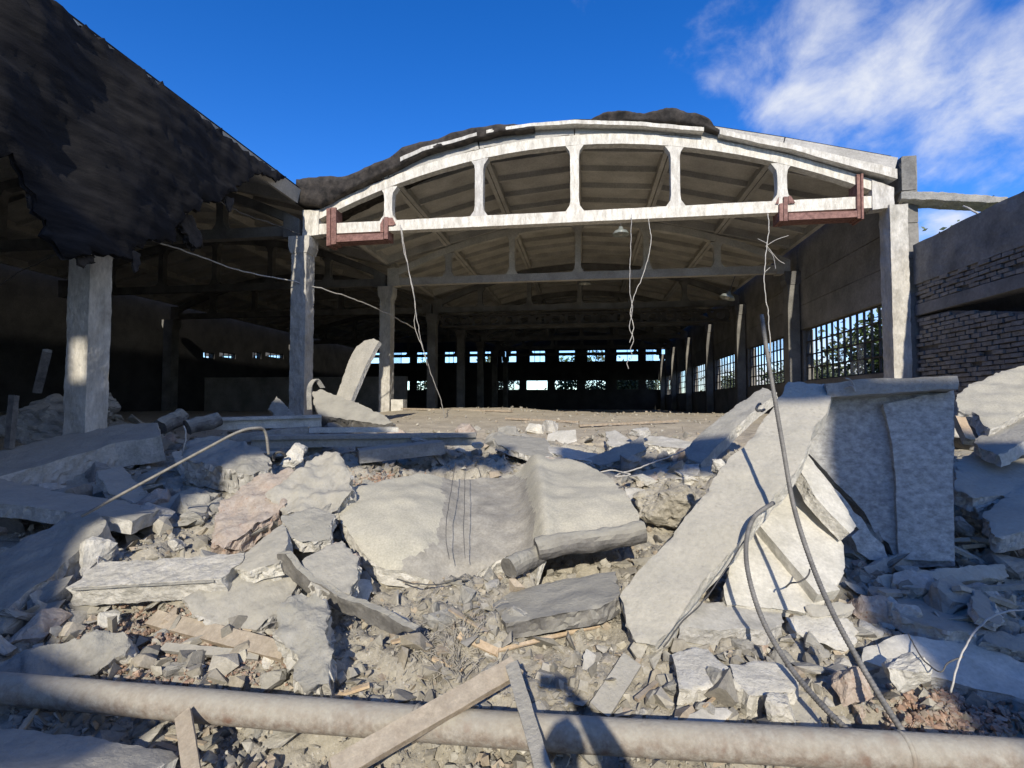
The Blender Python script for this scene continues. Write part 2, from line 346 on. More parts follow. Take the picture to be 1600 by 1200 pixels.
M = dict(
 ground=mat('dust_ground', (.30, .275, .225), (.41, .38, .315), 3.0, .95, .9, 38, speck=(.5, .48, .44), speckscale=55, dist=.03),
 concrete=mat('dusty_concrete', (.33, .315, .28), (.43, .405, .355), 4, .92, .8, 34, dust=.55, dustc=DUST, speck=(.27, .255, .225), speckscale=22, dist=.022),
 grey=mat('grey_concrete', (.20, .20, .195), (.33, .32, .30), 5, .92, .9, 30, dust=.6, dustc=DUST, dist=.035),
 fresh=mat('fresh_broken_concrete', (.42, .405, .365), (.62, .60, .555), 7, .9, .9, 32, dust=.35, dustc=DUST, speck=(.36, .34, .32), speckscale=45, dist=.03),
 white=mat('whitewashed_concrete', (.43, .415, .37), (.62, .60, .55), 5, .9, .35, 50, dust=.3, dustc=DUST),
 truss=mat('weathered_white_concrete', (.44, .415, .37), (.70, .68, .63), 11, .9, .45, 60, speck=None, stretch=(1, 1, .28)),
 shadec=mat('shaded_concrete', (.11, .108, .105), (.22, .215, .205), 1.6, .93, .35, 30),  # darkened concrete: shade inside the halls is put into the colour
 coat=mat('spattered_plaster', (.30, .295, .285), (.56, .555, .53), 17, .9, .9, 44, dust=.1, dustc=DUST, stretch=(1, 1, 1.4)),
 column=mat('column_concrete', (.34, .325, .295), (.54, .52, .48), 5, .9, .7, 30, stretch=(1, 1, .4), dist=.03),
 roofp=mat('roof_panel_concrete', (.38, .365, .335), (.56, .54, .50), 1.2, .93, .3, 25),
 wall=mat('old_wall_concrete', (.15, .146, .138), (.26, .25, .235), 1.4, .93, .4, 20),
 darkwall=mat('shaded_brickwork', (.045, .045, .045), (.085, .082, .08), 1.2, .95, .4, 20),  # the dimness of the interior is put into this dark wall colour
 brick=mat('dusty_brick', (.17, .157, .143), (.27, .25, .225), 9, .92, .6, 60, tint=False),
 mortar=mat('dark_mortar', (.12, .112, .102), (.19, .18, .165), 9, .95, .6, 60),
 plaster=mat('grey_parapet_render', (.13, .128, .125), (.25, .243, .23), 2.5, .93, .6, 22),
 bitumen=mat('bitumen_felt', (.007, .007, .0085), (.019, .018, .019), 5.0, .88, .9, 26, spec=.12, dust=.10, dustc=(.14, .13, .115), stretch=(1, .25, 2.0)),
 felt=mat('weathered_felt_edge', (.014, .0135, .0135), (.055, .048, .044), 6, .9, .9, 30, spec=.15, dust=.15, dustc=(.24, .22, .2)),
 slabdust=mat('smooth_dusty_slab', (.385, .365, .30), (.45, .425, .35), 3, .95, .35, 70, speck=(.33, .31, .27), speckscale=40, dist=.012),
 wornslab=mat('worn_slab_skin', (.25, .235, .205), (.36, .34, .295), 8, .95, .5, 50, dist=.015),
 darkslab=mat('dark_gritty_slab', (.11, .105, .10), (.21, .20, .185), 6, .92, .9, 40, dust=.8, dustc=DUST),
 red=mat('red_oxide_steel', (.13, .06, .05), (.29, .155, .13), 13, .7, .3, 40, spec=.4),
 rust=mat('rusty_steel', (.10, .045, .025), (.2, .10, .06), 12, .85, .5, 60),
 pipe=mat('dusty_painted_pipe', (.24, .19, .15), (.38, .35, .30), 24, .85, .7, 55, dust=.6, dustc=DUST, dist=.012, speck=(.20, .12, .085), speckscale=9),
 rebar=mat('grey_rebar', (.17, .165, .155), (.28, .27, .25), 14, .7, .3, 80, spec=.4, metallic=.25),
 wire=mat('pale_cable', (.34, .33, .31), (.5, .48, .45), 10, .7, .2, 60),
 darkwire=mat('dark_cable', (.06, .06, .06), (.13, .125, .12), 10, .7, .2, 60),
 wood=mat('weathered_wood', (.27, .215, .16), (.42, .35, .27), 5, .85, .6, 30, dust=.3, dustc=DUST, stretch=(3, 3, 3), dist=.008),
 palewood=mat('splintered_wood', (.48, .36, .23), (.60, .48, .34), 9, .85, .5, 50),
 sand=mat('pale_sand', (.36, .315, .245), (.46, .41, .325), 2.5, .95, .6, 30, speck=(.28, .25, .2), speckscale=18, dist=.03),
 straw=mat('dry_fibre', (.34, .31, .25), (.5, .46, .38), 20, .9, .2, 60),
 pebble=mat('crushed_stone', (.33, .29, .25), (.46, .41, .36), 14, .9, .5, 70, tint=True, dist=.006),
 frag=mat('concrete_fragments', (.335, .315, .268), (.425, .40, .34), 8, .92, .7, 60, tint=True, dist=.01),
 aggregate=mat('pinkish_aggregate', (.40, .31, .255), (.50, .43, .375), 16, .92, .9, 45, speck=(.34, .21, .165), speckscale=34, dust=.3, dustc=DUST, dist=.03),
 bark=mat('bark', (.09, .07, .05), (.16, .13, .10), 8, .95, .6, 30),
 leaf=mat('leaves', (.035, .075, .02), (.09, .14, .045), 1.3, .6, 0, 20, spec=.3),
 leaf2=mat('grey_green_leaves', (.06, .085, .04), (.13, .16, .085), 1.6, .6, 0, 20, spec=.3),
 grass=mat('wild_ground', (.07, .09, .035), (.16, .15, .08), .7, .95, .3, 10),
 steel=mat('dark_window_steel', (.05, .05, .05), (.10, .095, .09), 6, .7, .2, 40),
 lamp=mat('lamp_enamel', (.16, .18, .17), (.26, .28, .26), 6, .4, .1, 40, spec=.5),
 cloth=mat('dark_cloth', (.02, .022, .028), (.035, .037, .045), 6, .9, .3, 60),
 skin=mat('skin', (.42, .27, .2), (.5, .33, .25), 8, .6, .1, 60),
 hair=mat('hair', (.03, .02, .015), (.05, .035, .025), 20, .7, .3, 60),
 phone=mat('black_phone', (.01, .01, .012), (.015, .015, .018), 5, .3, 0, 20, spec=.5),
)
def glass():
    mt = bpy.data.materials.new('dusty_glass'); mt.use_nodes = True; nt = mt.node_tree; N = nt.nodes; L = nt.links
    b = N['Principled BSDF']; tr = N.new('ShaderNodeBsdfTransparent'); mx = N.new('ShaderNodeMixShader')
    n = N.new('ShaderNodeTexNoise'); n.inputs['Scale'].default_value = 2.5
    m = N.new('ShaderNodeMapRange'); m.inputs[3].default_value = .10; m.inputs[4].default_value = .35; L.new(n.outputs[0], m.inputs[0])
    b.inputs['Base Color'].default_value = (.6, .62, .62, 1); b.inputs['Roughness'].default_value = .25
    L.new(m.outputs[0], mx.inputs[0]); L.new(tr.outputs[0], mx.inputs[1]); L.new(b.outputs[0], mx.inputs[2]); L.new(mx.outputs[0], N['Material Output'].inputs[0]); return mt
M['glass'] = glass()

# ------------------------------------------------------------------ ground: one sheet to the horizon
def build_ground():
    def axis(dense, outer):
        return np.array(sorted(set([round(float(t), 4) for t in dense]+outer)))
    far = [60, 120, 300, 800, 3000]
    X = axis(np.concatenate([np.arange(-22, -5, .25), np.arange(-5, 5.5, .028), np.arange(5.5, 14, .2)]), [-f for f in far]+[-40, -30, 20, 30, 40]+far)
    Y = axis(np.concatenate([np.arange(-12, 1.2, .3), np.arange(1.2, 7.5, .024), np.arange(7.5, 12, .06), np.arange(12, 24, .15), np.arange(24, 47, .6)]), [-f for f in far]+[-25, 50, 55]+far)
    vs = [(x, y, G(x, y) if -12 <= y <= 47 and -22 <= x <= 14 else (-.3 if y < 30 else .3)) for y in Y for x in X]
    nx = len(X); fs = [(j*nx+i, j*nx+i+1, (j+1)*nx+i+1, (j+1)*nx+i) for j in range(len(Y)-1) for i in range(nx-1)]
    o = put('ground', vs, fs, M['ground'], kind='structure', origin=(0, 0, 0), smooth=True)
    o.data.materials.append(M['grass']); o.data.materials.append(M['sand'])
    idx = np.zeros(len(fs), dtype=np.int32); k = 0
    for j in range(len(Y)-1):
        for i in range(nx-1):
            x, y = X[i], Y[j]
            if y > 8.6+.8*fbm(x, y, .8) and y < 46 and -9 < x < 7.6: idx[k] = 2
            if y > 46 or x > 7.6 or x < -22 or y < -12: idx[k] = 1
            k += 1
    o.data.polygons.foreach_set('material_index', idx)
build_ground()

# ------------------------------------------------------------------ the hall: columns, trusses, roof, walls
XC = (XL+XR)/2; HALF = (XR-XL)/2
def arch(X, xc=XC): return 7.90-.0355*(X-xc)**2              # top face of a truss's upper chord
NODE = [XL+(XR-XL)*k/6 for k in range(7)]
ORD = ['at the broken open end', 'second from the broken open end', 'third from the broken open end', 'fourth from the broken open end', 'fifth from the broken open end', 'sixth from the broken open end', 'seventh, against the far wall']
def truss(Y, xl, xr, label, group, mt, lit=True):
    xc = (xl+xr)/2; T = .22; y0 = Y-T/2
    t = empty('roof_truss', (xc, Y, ZT), label, 'truss', group)
    nodes = [xl+(xr-xl)*k/6 for k in range(7)]
    a = lambda X: 7.90-.0355*(X-xc)**2
    def solid(name, poly, yy0=y0, ext=T, amp=.006):
        b = MB().prism([(x, yy0, z) for x, z in poly], (0, ext, 0))
        if lit: v, f = subdiv_box(b.v, b.f, .13, amp, 5, len(poly)+int(poly[0][0]*10))
        else: v, f = b.v, b.f
        return put(name, v, f, mt, t)
    xs0, xs1 = xl+.42, xr-.42
    solid('bottom_chord', [(xs0, ZT), (xs1, ZT), (xs1, ZT+.26), (xs0, ZT+.26)])
    n = 24; xs = [xs0+(xs1-xs0)*i/n for i in range(n+1)]
    solid('top_chord', [(x, a(x)-.24) for x in xs]+[(x, a(x)) for x in xs[::-1]])
    for k in range(1, 6):
        x = nodes[k]; w = .1; zb = ZT+.24; zt = a(x)-.22; f = .13; h = .28
        if zt-zb < .7: h = .14; f = .07
        solid('vertical', [(x-w-f, zb), (x+w+f, zb), (x+w+.02, zb+h*.55), (x+w, zb+h), (x+w, zt-h), (x+w+.02, zt-h*.55), (x+w+f, zt), (x-w-f, zt), (x-w-.02, zt-h*.55), (x-w, zt-h), (x-w, zb+h), (x-w-.02, zb+h*.55)], y0+.006, T-.012)
    for s, x0, x1 in ((0, xl+.05, xs0+.06), (1, xs1-.06, xr-.05)):
        solid('bearing_block', [(x0, ZT-.05), (x1, ZT-.02), (x1, a(x1)-.02), (x0, ZT+.62)], y0-.03, T+.06, .012)
    return t
for k in range(7):
    truss(D0+SP*k, XL, XR, 'white concrete arched roof truss of the main hall, '+ORD[k], 'arched trusses of the main hall', M['truss'] if k < 1 else (M['roofp'] if k < 2 else M['shadec']), k == 0)  # trusses deeper inside get darker colours, the hall's shade painted in
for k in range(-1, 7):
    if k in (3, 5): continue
    truss(D0+SP*k, 2*XL-XR, XL, 'dark arched roof truss of the side hall, '+{-1: 'behind the hanging felt', 0: 'beside the sunlit truss', 1: 'in line with the second main truss', 2: 'in line with the perforated crane beam', 4: 'fifth along the column row', 6: 'against the far wall'}[k], 'arched trusses of the side hall', M['shadec'], False)

def column(x, y, label, group, z1=ZT-.05, w=.24, dd=.24, z0=None, mt=None, lit=False, cap=True):
    if z0 is None: z0 = G0(x, y)-.4
    t = empty('concrete_column', (x, y, z0), label, 'column', group)
    b = MB().box(x-w, x+w, y-dd, y+dd, z0, z1-.42 if cap else z1)
    if lit: v, f = subdiv_box(b.v, b.f, .07, .016, 5, int(x*3+y))
    else: v, f = b.v, b.f
    put('shaft', v, f, mt or M['column'], t)
    h = MB().prism([(x-w-.02, y-dd-.02, z1-.43), (x+w+.02, y-dd-.02, z1-.43), (x+w+.08, y-dd-.02, z1-.26), (x+w+.08, y-dd-.02, z1), (x-w-.08, y-dd-.02, z1), (x-w-.08, y-dd-.02, z1-.26)], (0, 2*dd+.04, 0))
    if cap: put('capital', h.v, h.f, mt or M['column'], t)
    return t
ordc = {-1: 'under the torn roofing felt, bright patch on its face', 0: 'carrying the end of the sunlit truss', 1: 'with a pale concrete block at its foot', 2: 'third in the row behind the sunlit truss', 3: 'fourth in the row behind the sunlit truss', 4: 'fifth in the row behind the sunlit truss', 5: 'sixth in the row behind the sunlit truss', 6: 'against the far wall'}
for k in range(-1, 7):
    column(XL, D0+SP*k, 'square concrete column between the two halls '+ordc[k], 'columns between the two halls', lit=k < 2, w=.2 if k >= 0 else .175, dd=.2 if k >= 0 else .17, z1=ZT-.05 if k >= 0 else 5.2, cap=k >= 0, mt=M['column'] if k < 2 else M['shadec'])  # columns further in take the concrete colour darkened for shade
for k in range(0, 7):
    column(XR, D0+SP*k, 'tall square concrete column of the windowed side wall, '+ORD[k], 'columns of the windowed wall', z1=ZT+.02, w=.175, dd=.2, lit=k < 1, mt=M['column'] if k < 1 else M['shadec'], cap=k > 0)  # all but the first column take the shade-darkened colour
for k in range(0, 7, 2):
    column(2*XL-XR, D0+SP*k, 'dark column on the far side of the side hall', 'outer columns of the side hall', mt=M['shadec'])
# block and wires at the foot of the second column
bp = Vector((XL+.52, D0+SP-.1, 0)); bp.z = G0(bp.x, bp.y)
v, f = subdiv_box(*(lambda b: (b.v, b.f))(MB().box(bp.x-.22, bp.x+.22, bp.y-.2, bp.y+.2, bp.z-.2, bp.z+.42)), .1, .012, 5, 3)
put('concrete_block', v, f, M['white'], label='pale concrete block standing at the foot of a column', cat='block')

# roofs of ribbed slabs
def roof(xl, xr, k0, k1, name, label, mt, cover):
    xc = (xl+xr)/2; a = lambda X: 7.90-.0355*(X-xc)**2
    nodes = [xl+(xr-xl)*k/6 for k in range(7)]
    r = empty(name, (xc, D0+SP*k0, 7.9), label, 'roof')
    for s in range(6):
        x0, x1 = nodes[s], nodes[s+1]; z0, z1 = a(x0)+.03, a(x1)+.03
        if s == 0: z0 = ZT+.75
        if s == 5: z1 = ZT+.75
        L = math.hypot(x1-x0, z1-z0); ang = math.atan2(z1-z0, x1-x0)
        b = MB(); h = .34; W = SP-.03
        b.box(.01, L-.01, 0, W, h-.06, h)
        b.box(.01, .12, 0, W, .0, h-.055); b.box(L-.12, L-.01, 0, W, .0, h-.055)
        b.box(.115, L-.115, .0, .10, .02, h-.055); b.box(.115, L-.115, W-.1, W, .02, h-.055)
        for q in range(1, 5): b.box(.115, L-.115, W*q/5-.045, W*q/5+.045, h-.21, h-.055)
        me = bpy.data.meshes.new('roof_panel'); me.from_pydata(b.v, [], b.f); me.materials.append(mt)
        for k in range(k0, k1):
            if xl == XL and k == 0 and False: continue
            o = link('roof_panel', me, (x0, D0+SP*k-.08, z0), r); o.rotation_euler = (0, -ang, 0)
    # felt over the slabs
    n = 36; vs = []; fs = []
    ys = [D0+SP*k0+.02, D0+SP*k1]
    for i in range(n+1):
        X = xl+(xr-xl)*i/n; z = float(np.interp(X, nodes, [ZT+.75]+[a(t)+.03 for t in nodes[1:6]]+[ZT+.75]))+.375
        for y in ys: vs.append((X, y, z)); vs.append((X, y, z+.05))
    for i in range(n):
        q = i*4; p = q+4
        fs += [(q+1, p+1, p+3, q+3), (q, q+2, p+2, p), (q, p, p+1, q+1), (q+2, q+3, p+3, p+2)]
    fs += [(0, 1, 3, 2), (n*4, n*4+2, n*4+3, n*4+1)]
    put('roofing_felt', vs, fs, M['bitumen'], r)
    return r
roof(XL, XR, 0, 6, 'hall_roof', 'barrel roof of ribbed concrete slabs over the open main hall', M['roofp'], True)
roof(2*XL-XR, XL, -4, 6, 'side_hall_roof', 'dark barrel roof of ribbed slabs over the side hall', M['roofp'], True)

# torn felt and slab ends along the broken edge of the main roof
def strip_along(name, label, tops, bots, Y, th, mt, cat, amp=.04, smooth=True):
    """ragged layer on the roof's broken edge between two outlines, th metres deep"""
    n = len(tops); T = []; B = []
    def dens(L, m=70):
        xs = np.linspace(L[0][0], L[-1][0], m); return [(x, float(np.interp(x, [q[0] for q in L], [q[1] for q in L]))) for x in xs]
    T = [P(x, y, Y) for x, y in dens(tops)]; B = [P(x, y, Y) for x, y in dens(bots)]
    m = len(T); vs = []; fs = []
    rows = 5
    for k in range(rows):
        for i in range(m): vs.append(B[i].lerp(T[i], k/(rows-1)))
    nf = len(vs)
    for k in range(rows):
        for i in range(m): vs.append(B[i].lerp(T[i], k/(rows-1))*1.0+Vector((0, th, .02)))
    for i, p in enumerate(vs):
        d = noise.noise_vector(p*3.0)*amp+noise.noise_vector(p*11)*amp*.4
        vs[i] = p+Vector((d.x*.5, d.y*1.6, d.z*.7))
    q = lambda k, i, o=0: o+k*m+i
    for k in range(rows-1):
        for i in range(m-1):
            fs.append((q(k, i), q(k, i+1), q(k+1, i+1), q(k+1, i))); fs.append((q(k, i, nf), q(k+1, i, nf), q(k+1, i+1, nf), q(k, i+1, nf)))
    for i in range(m-1):
        fs.append((q(rows-1, i), q(rows-1, i+1), q(rows-1, i+1, nf), q(rows-1, i, nf))); fs.append((q(0, i), q(0, i, nf), q(0, i+1, nf), q(0, i+1)))
    for i, fl in ((0, 0), (m-1, 1)):
        for k in range(rows-1):
            z = (q(k, i), q(k+1, i), q(k+1, i, nf), q(k, i, nf)); fs.append(z if fl else z[::-1])
    return put(name, vs, fs, mt, label=label, cat=cat, smooth=smooth)
strip_along('torn_felt', 'dark torn roofing felt sagging from the valley onto the sunlit truss',
    [(462, 280), (500, 276), (545, 274), (570, 262), (600, 250), (645, 224), (690, 214), (720, 203), (760, 197), (800, 194), (835, 197)],
    [(462, 318), (500, 322), (530, 305), (560, 290), (605, 268), (660, 240), (720, 222), (780, 208), (835, 201)], 11.72, 1.2, M['felt'], 'roofing')
strip_along('torn_felt', 'lump of black roofing felt folded up on the crown of the arch',
    [(915, 190), (930, 183), (948, 174), (985, 174), (1010, 176), (1040, 169), (1060, 170), (1085, 177), (1108, 186), (1120, 198), (1128, 206)],
    [(915, 192), (960, 189), (1010, 188), (1060, 191), (1095, 197), (1128, 208)], 11.74, .9, M['felt'], 'roofing')
for lab, Tt, Bb in (('pale slab end lying along the rise of the arch', [(625, 246), (660, 230), (700, 220), (745, 207)], [(625, 252), (660, 236), (700, 225), (745, 212)]),
                    ('pale broken slab end lying along the crown of the arch', [(760, 203), (830, 192), (900, 187), (1000, 190), (1100, 199)], [(760, 208), (830, 197), (900, 193), (1000, 196), (1100, 205)]),
                    ('pale slab end lying on the falling side of the arch', [(1125, 201), (1180, 213), (1240, 226), (1300, 240), (1402, 264)], [(1125, 209), (1180, 222), (1240, 234), (1300, 251), (1402, 279)])):
    strip_along('slab_end', lab, Tt, Bb, 11.70, .5, M['truss'], 'slab', .012, False)

# red steel brackets clamped on the truss ends
def bracket(label, quads):
    a = P(*quads[0][0], 11.86); t = empty('steel_bracket', a, label, 'bracket')
    for nm, poly, y, th in [(q[1], q[2], q[3], q[4]) for q in quads]:
        b = MB().prism([P(x, yy, y) for x, yy in poly], (0, th, 0)); put(nm, b.v, b.f, M['red'], t)
bracket('red steel bracket under the truss end beside the torn felt', [
    ((560, 375), 'flange', [(510, 326), (516, 325), (516, 383), (510, 384)], 11.80, .40), ((0, 0), 'upright', [(516.6, 324), (525, 324), (525, 381), (516.6, 382)], 11.84, .33),
    ((0, 0), 'angle', [(525.6, 367), (599, 364), (599, 374), (525.6, 378)], 11.83, .36), ((0, 0), 'upright', [(600, 339), (606, 339), (606, 373), (600, 373)], 11.82, .38),
    ((0, 0), 'gusset', [(594, 350), (599, 340), (599, 363), (594, 363)], 11.85, .02), ((0, 0), 'gusset', [(606.5, 340), (613, 340), (618, 350), (614, 352), (606.5, 352)], 11.85, .02)])
bracket('red steel bracket under the truss end beside the tall corner column', [
    ((1280, 340), 'upright', [(1339, 272), (1345, 272), (1346, 341), (1340, 341)], 11.82, .36), ((0, 0), 'flange', [(1345.6, 271), (1349, 271), (1350, 342), (1346.6, 342)], 11.78, .42),
    ((0, 0), 'angle', [(1232, 333), (1339, 329), (1339.5, 339), (1232, 344)], 11.83, .36), ((0, 0), 'upright', [(1225, 307), (1231, 307), (1231, 345), (1225, 345)], 11.82, .38),
    ((0, 0), 'flange', [(1218, 318), (1224, 317), (1224, 345), (1218, 345)], 11.81, .40), ((0, 0), 'gusset', [(1212, 318), (1217, 307), (1217, 318)], 11.85, .02), ((0, 0), 'gusset', [(1232, 306), (1236, 306), (1243, 317), (1232, 318)], 11.85, .02)])

# walls with openings
def cells(a0, a1, z0, z1, holes, to3, th, mb):
    A = sorted({a0, a1, *[h[0] for h in holes], *[h[1] for h in holes]}); Z = sorted({z0, z1, *[h[2] for h in holes], *[h[3] for h in holes]})
    for i in range(len(A)-1):
        for j in range(len(Z)-1):
            ca, cz = (A[i]+A[i+1])/2, (Z[j]+Z[j+1])/2
            if any(h[0] < ca < h[1] and h[2] < cz < h[3] for h in holes): continue
            mb.add([to3(p, q, r) for r in (0, th) for p, q in ((A[i], Z[j]), (A[i+1], Z[j]), (A[i+1], Z[j+1]), (A[i], Z[j+1]))], [(0, 1, 2, 3), (7, 6, 5, 4), (0, 4, 5, 1), (1, 5, 6, 2), (2, 6, 7, 3), (3, 7, 4, 0)])
def window(parent, a0, a1, z0, z1, to3, nv, nh, w=.03, panes=()):
    b = MB(); dd = .05
    def rect(p0, p1, q0, q1): 
        vs = [to3(p, q, r) for r in (.08, .08+dd) for p, q in ((p0, q0), (p1, q0), (p1, q1), (p0, q1))]
        b.add(vs, [(0, 1, 2, 3), (7, 6, 5, 4), (0, 4, 5, 1), (1, 5, 6, 2), (2, 6, 7, 3), (3, 7, 4, 0)])
    rect(a0, a1, z0, z0+w); rect(a0, a1, z1-w, z1); rect(a0, a0+w, z0+w, z1-w); rect(a1-w, a1, z0+w, z1-w)
    o = put('window', b.v, b.f, M['steel'], parent)
    for k in range(1, nv):
        b = MB(); x = a0+(a1-a0)*k/nv; rect(x-w/2, x+w/2, z0+w, z1-w); put('mullion', b.v, b.f, M['steel'], o)
    for k in range(1, nh):
        b = MB(); dd = .06; z = z0+(z1-z0)*k/nh; rect(a0+w, a1-w, z-w/2, z+w/2); put('glazing_bar', b.v, b.f, M['steel'], o)
    for i, j in panes:
        b = MB(); dd = .012; rect(a0+(a1-a0)*i/nv+w/2, a0+(a1-a0)*(i+1)/nv-w/2, z0+(z1-z0)*j/nh+w/2, z0+(z1-z0)*(j+1)/nh-w/2); put('pane', b.v, b.f, M['glass'], o)
    return o
# far wall
YB = D0+SP*6+.35
tb = lambda a, z, r: (a, YB+r, z)
bw = empty('back_wall', (XC, YB, FLOOR), 'dark far wall with two rows of small windows', 'wall')
holes = []
def hx(x): return P(x, 600, YB).x
up = [(318, 335), (343, 368), (395, 408), (416, 443), (575, 597), (612, 640), (650, 669), (694, 715), (733, 748), (757, 767), (783, 807), (827, 852), (873, 899), (917, 946), (963, 998), (1009, 1045)]
lo = [(549, 557), (568, 577), (611, 640), (650, 669), (778, 812), (822, 856), (866, 902), (914, 948), (963, 998), (1009, 1048)]
for a, c in up: holes.append((hx(a), hx(c), 5.30 if a > 500 else 5.45, 6.36 if a > 500 else 6.25))
for a, c in lo: holes.append((hx(a), hx(c), 2.78, 3.68))
xl2 = 2*XL-XR
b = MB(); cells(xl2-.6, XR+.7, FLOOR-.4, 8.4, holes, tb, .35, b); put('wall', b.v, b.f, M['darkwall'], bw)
for i, h in enumerate(holes): window(bw, *h, tb, (1, 2, 2, 3)[i % 4], 1, .05, [(0, 0)] if i % 5 == 0 else [])
# windowed side wall
sw = empty('side_wall', (XR+.25, 30, FLOOR), 'long side wall of concrete panels with barred window bands', 'wall')
XW = XR+.24
ts = lambda a, z, r: (XW+r, a, z)
wh = [(D0+SP*k+.26, D0+SP*(k+1)-.26, 2.32, 3.95) for k in range(6)]
b = MB(); cells(D0-.1, YB, FLOOR-.4, 3.95, wh, ts, .3, b); put('wall', b.v, b.f, M['wall'], sw)
for k in range(6):
    y0, y1 = D0+SP*k+.02, D0+SP*(k+1)-.02
    for z0, z1 in ((3.96, 4.72), (4.735, 5.50), (5.515, 6.98)):
        v, f = subdiv_box(boxv(XW-.02, XW+.26, y0, y1, z0, z1), BF, .5, .008, 2, k) if k < 2 else (boxv(XW-.02, XW+.26, y0, y1, z0, z1), BF)
        put('wall_panel', v, f, M['wall'], sw)
    window(sw, *wh[k], ts, 15 if k < 2 else 10, 4, .035, [(random.randrange(9), random.randrange(4)) for _ in range(26 if k in (1, 2) else 5)])
# outer wall of the side hall
ow = empty('outer_wall', (xl2-.4, 20, 0), 'dark outer wall of the side hall with a few small windows', 'wall')
to_ = lambda a, z, r: (xl2-.4-r, a, z)
oh = []
for px0, px1 in ((318, 335), (343, 368), (395, 408), (415, 443)):
    p0, p1 = PX(px0, 548, xl2-.4), PX(px1, 561, xl2-.4); oh.append((p0.y, p1.y, p1.z, p0.z-.05))
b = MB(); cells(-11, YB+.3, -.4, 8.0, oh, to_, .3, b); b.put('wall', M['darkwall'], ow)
for h in oh: window(ow, *h, to_, 3, 1, .04)
# a low dividing wall in the side hall, catching a little light
v, f = subdiv_box(boxv(-19.5, XL-1.6, 24, 24.3, .6, 2.9), BF, .6, .02, 1, 4)
put('low_wall', v, f, M['wall'], label='low grey dividing wall inside the dark side hall', cat='wall')
# crane beam with round holes
def crane():
    Y = D0+SP*2-.35; z0, z1 = 5.12, 5.62; t = empty('crane_beam', (XC, Y, z0), 'steel beam pierced by a row of round holes spanning the hall', 'beam')
    x0, x1 = XL+.5, XR-.5; n = 18; Lp = (x1-x0)/n
    b = MB().box(x0, x1, Y-.14, Y+.14, z1-.03, z1+.02); b.put('flange', M['darkwall'], t)
    b = MB().box(x0, x1, Y-.14, Y+.14, z0-.02, z0+.03); b.put('flange', M['darkwall'], t)
    b = MB(); zc = (z0+z1)/2; m = 12
    for i in range(n):
        xc = x0+Lp*(i+.5); rad = .15
        sq = []; ci = []
        for k in range(m):
            a = 2*math.pi*(k+.5)/m; c, s = math.cos(a), math.sin(a); q = min(Lp/2/max(1e-6, abs(c)), .235/max(1e-6, abs(s)))
            sq.append((xc+c*q, zc+s*q)); ci.append((xc+c*rad*1.25, zc+s*rad))
        vs = [(x, Y+o, z) for o in (-.012, .012) for x, z in sq+ci]; fs = []
        for k in range(m):
            k2 = (k+1) % m; fs += [(k, k2, m+k2, m+k), (2*m+k, 3*m+k, 3*m+k2, 2*m+k2), (m+k, m+k2, 3*m+k2, 3*m+k)]
        b.add(vs, fs)
    b.put('web', M['darkwall'], t)
crane()
# lamps under the trusses
def lamp_(p, label, tilt=0):
    t = empty('hanging_lamp', p, label, 'lamp', 'enamel lamps under the roof')
    b = MB().lathe([(.0, .14), (.05, .14), (.07, .06), (.16, .03), (.22, -.06), (.215, -.062), (.15, .02), (.0, .05)], p); o = put('shade', b.v, b.f, M['lamp'], t, smooth=True)
    b = MB().tube([Vector(p)+Vector((0, 0, .13)), Vector(p)+Vector((0, 0, .62))], .012, 6); put('rod', b.v, b.f, M['darkwire'], t)
    b = MB().lathe([(.0, .05), (.04, .04), (.07, -.02), (.05, -.07), (0, -.09)], p, 10); put('bulb', b.v, b.f, M['white'], t)
    if tilt: t.rotation_euler = (0, tilt, 0)
lamp_(P(970, 363, 13.2), 'round enamel lamp hanging close behind the sunlit truss chord')
lamp_(P(1137, 463, 15.5), 'damaged enamel lamp hanging crooked by the windowed wall', .35)
lamp_(P(914, 441, 18.6), 'small enamel lamp hanging behind the second truss')

# the annex beside the corner column
XA = XR+.34
aw = empty('annex_wall', (XA, 10, .3), 'broken grey brick wall beside the tall corner column', 'wall')
b = MB().prism([(XA+.015, 5.2, .2), (XA+.015, 11.86, .2), (XA+.015, 11.86, 3.42), (XA+.015, 10.9, 3.40), (XA+.015, 9.4, 3.10), (XA+.015, 8.0, 2.9), (XA+.015, 5.2, 2.2)], (.24, 0, 0)); b.put('core', M['mortar'], aw)
bricks = []
for i in range(4):
    v, f = subdiv_box(boxv(-.045, .05, -.118, .118, -.034, .034), BF, .5, 0, 1); v = [Vector(q)+Vector((random.uniform(-.008, .008), random.uniform(-.006, .006), random.uniform(-.006, .006))) for q in v]
    me = bpy.data.meshes.new('brick'); me.from_pydata([tuple(q) for q in v], [], f); me.materials.append(M['brick']); bricks.append(me)
def brickrows(par, z0, z1, y0, y1, topf, dx=0, n=999):
    k = 0; z = z0; r = 0
    while z < z1 and k < n:
        y = y1-.13-(.13 if r % 2 else 0)
        while y > y0 and k < n:
            if z < topf(y)-.03 and random.random() > .03:
                o = link('brick', random.choice(bricks), (XA+dx+random.uniform(-.028, .012), y, z+random.uniform(-.004, .004)), par)
                o.rotation_euler = (random.uniform(-.02, .02), 0, random.uniform(-.05, .05)); o.scale = (1, random.uniform(.9, 1.03), random.uniform(.9, 1.08)); k += 1
            y -= .255
        z += .086; r += 1
brickrows(aw, 1.62, 3.5, 8.3, 11.86, lambda y: float(np.interp(y, [5, 8, 9.4, 10.9, 12], [2.2, 2.9, 3.1, 3.4, 3.42])), 0, 298)
ap = empty('annex_parapet', (XA, 10, 3.45), 'rendered parapet on a lintel above the broken brick wall', 'parapet')
sl = lambda y: .02*(11.86-y)
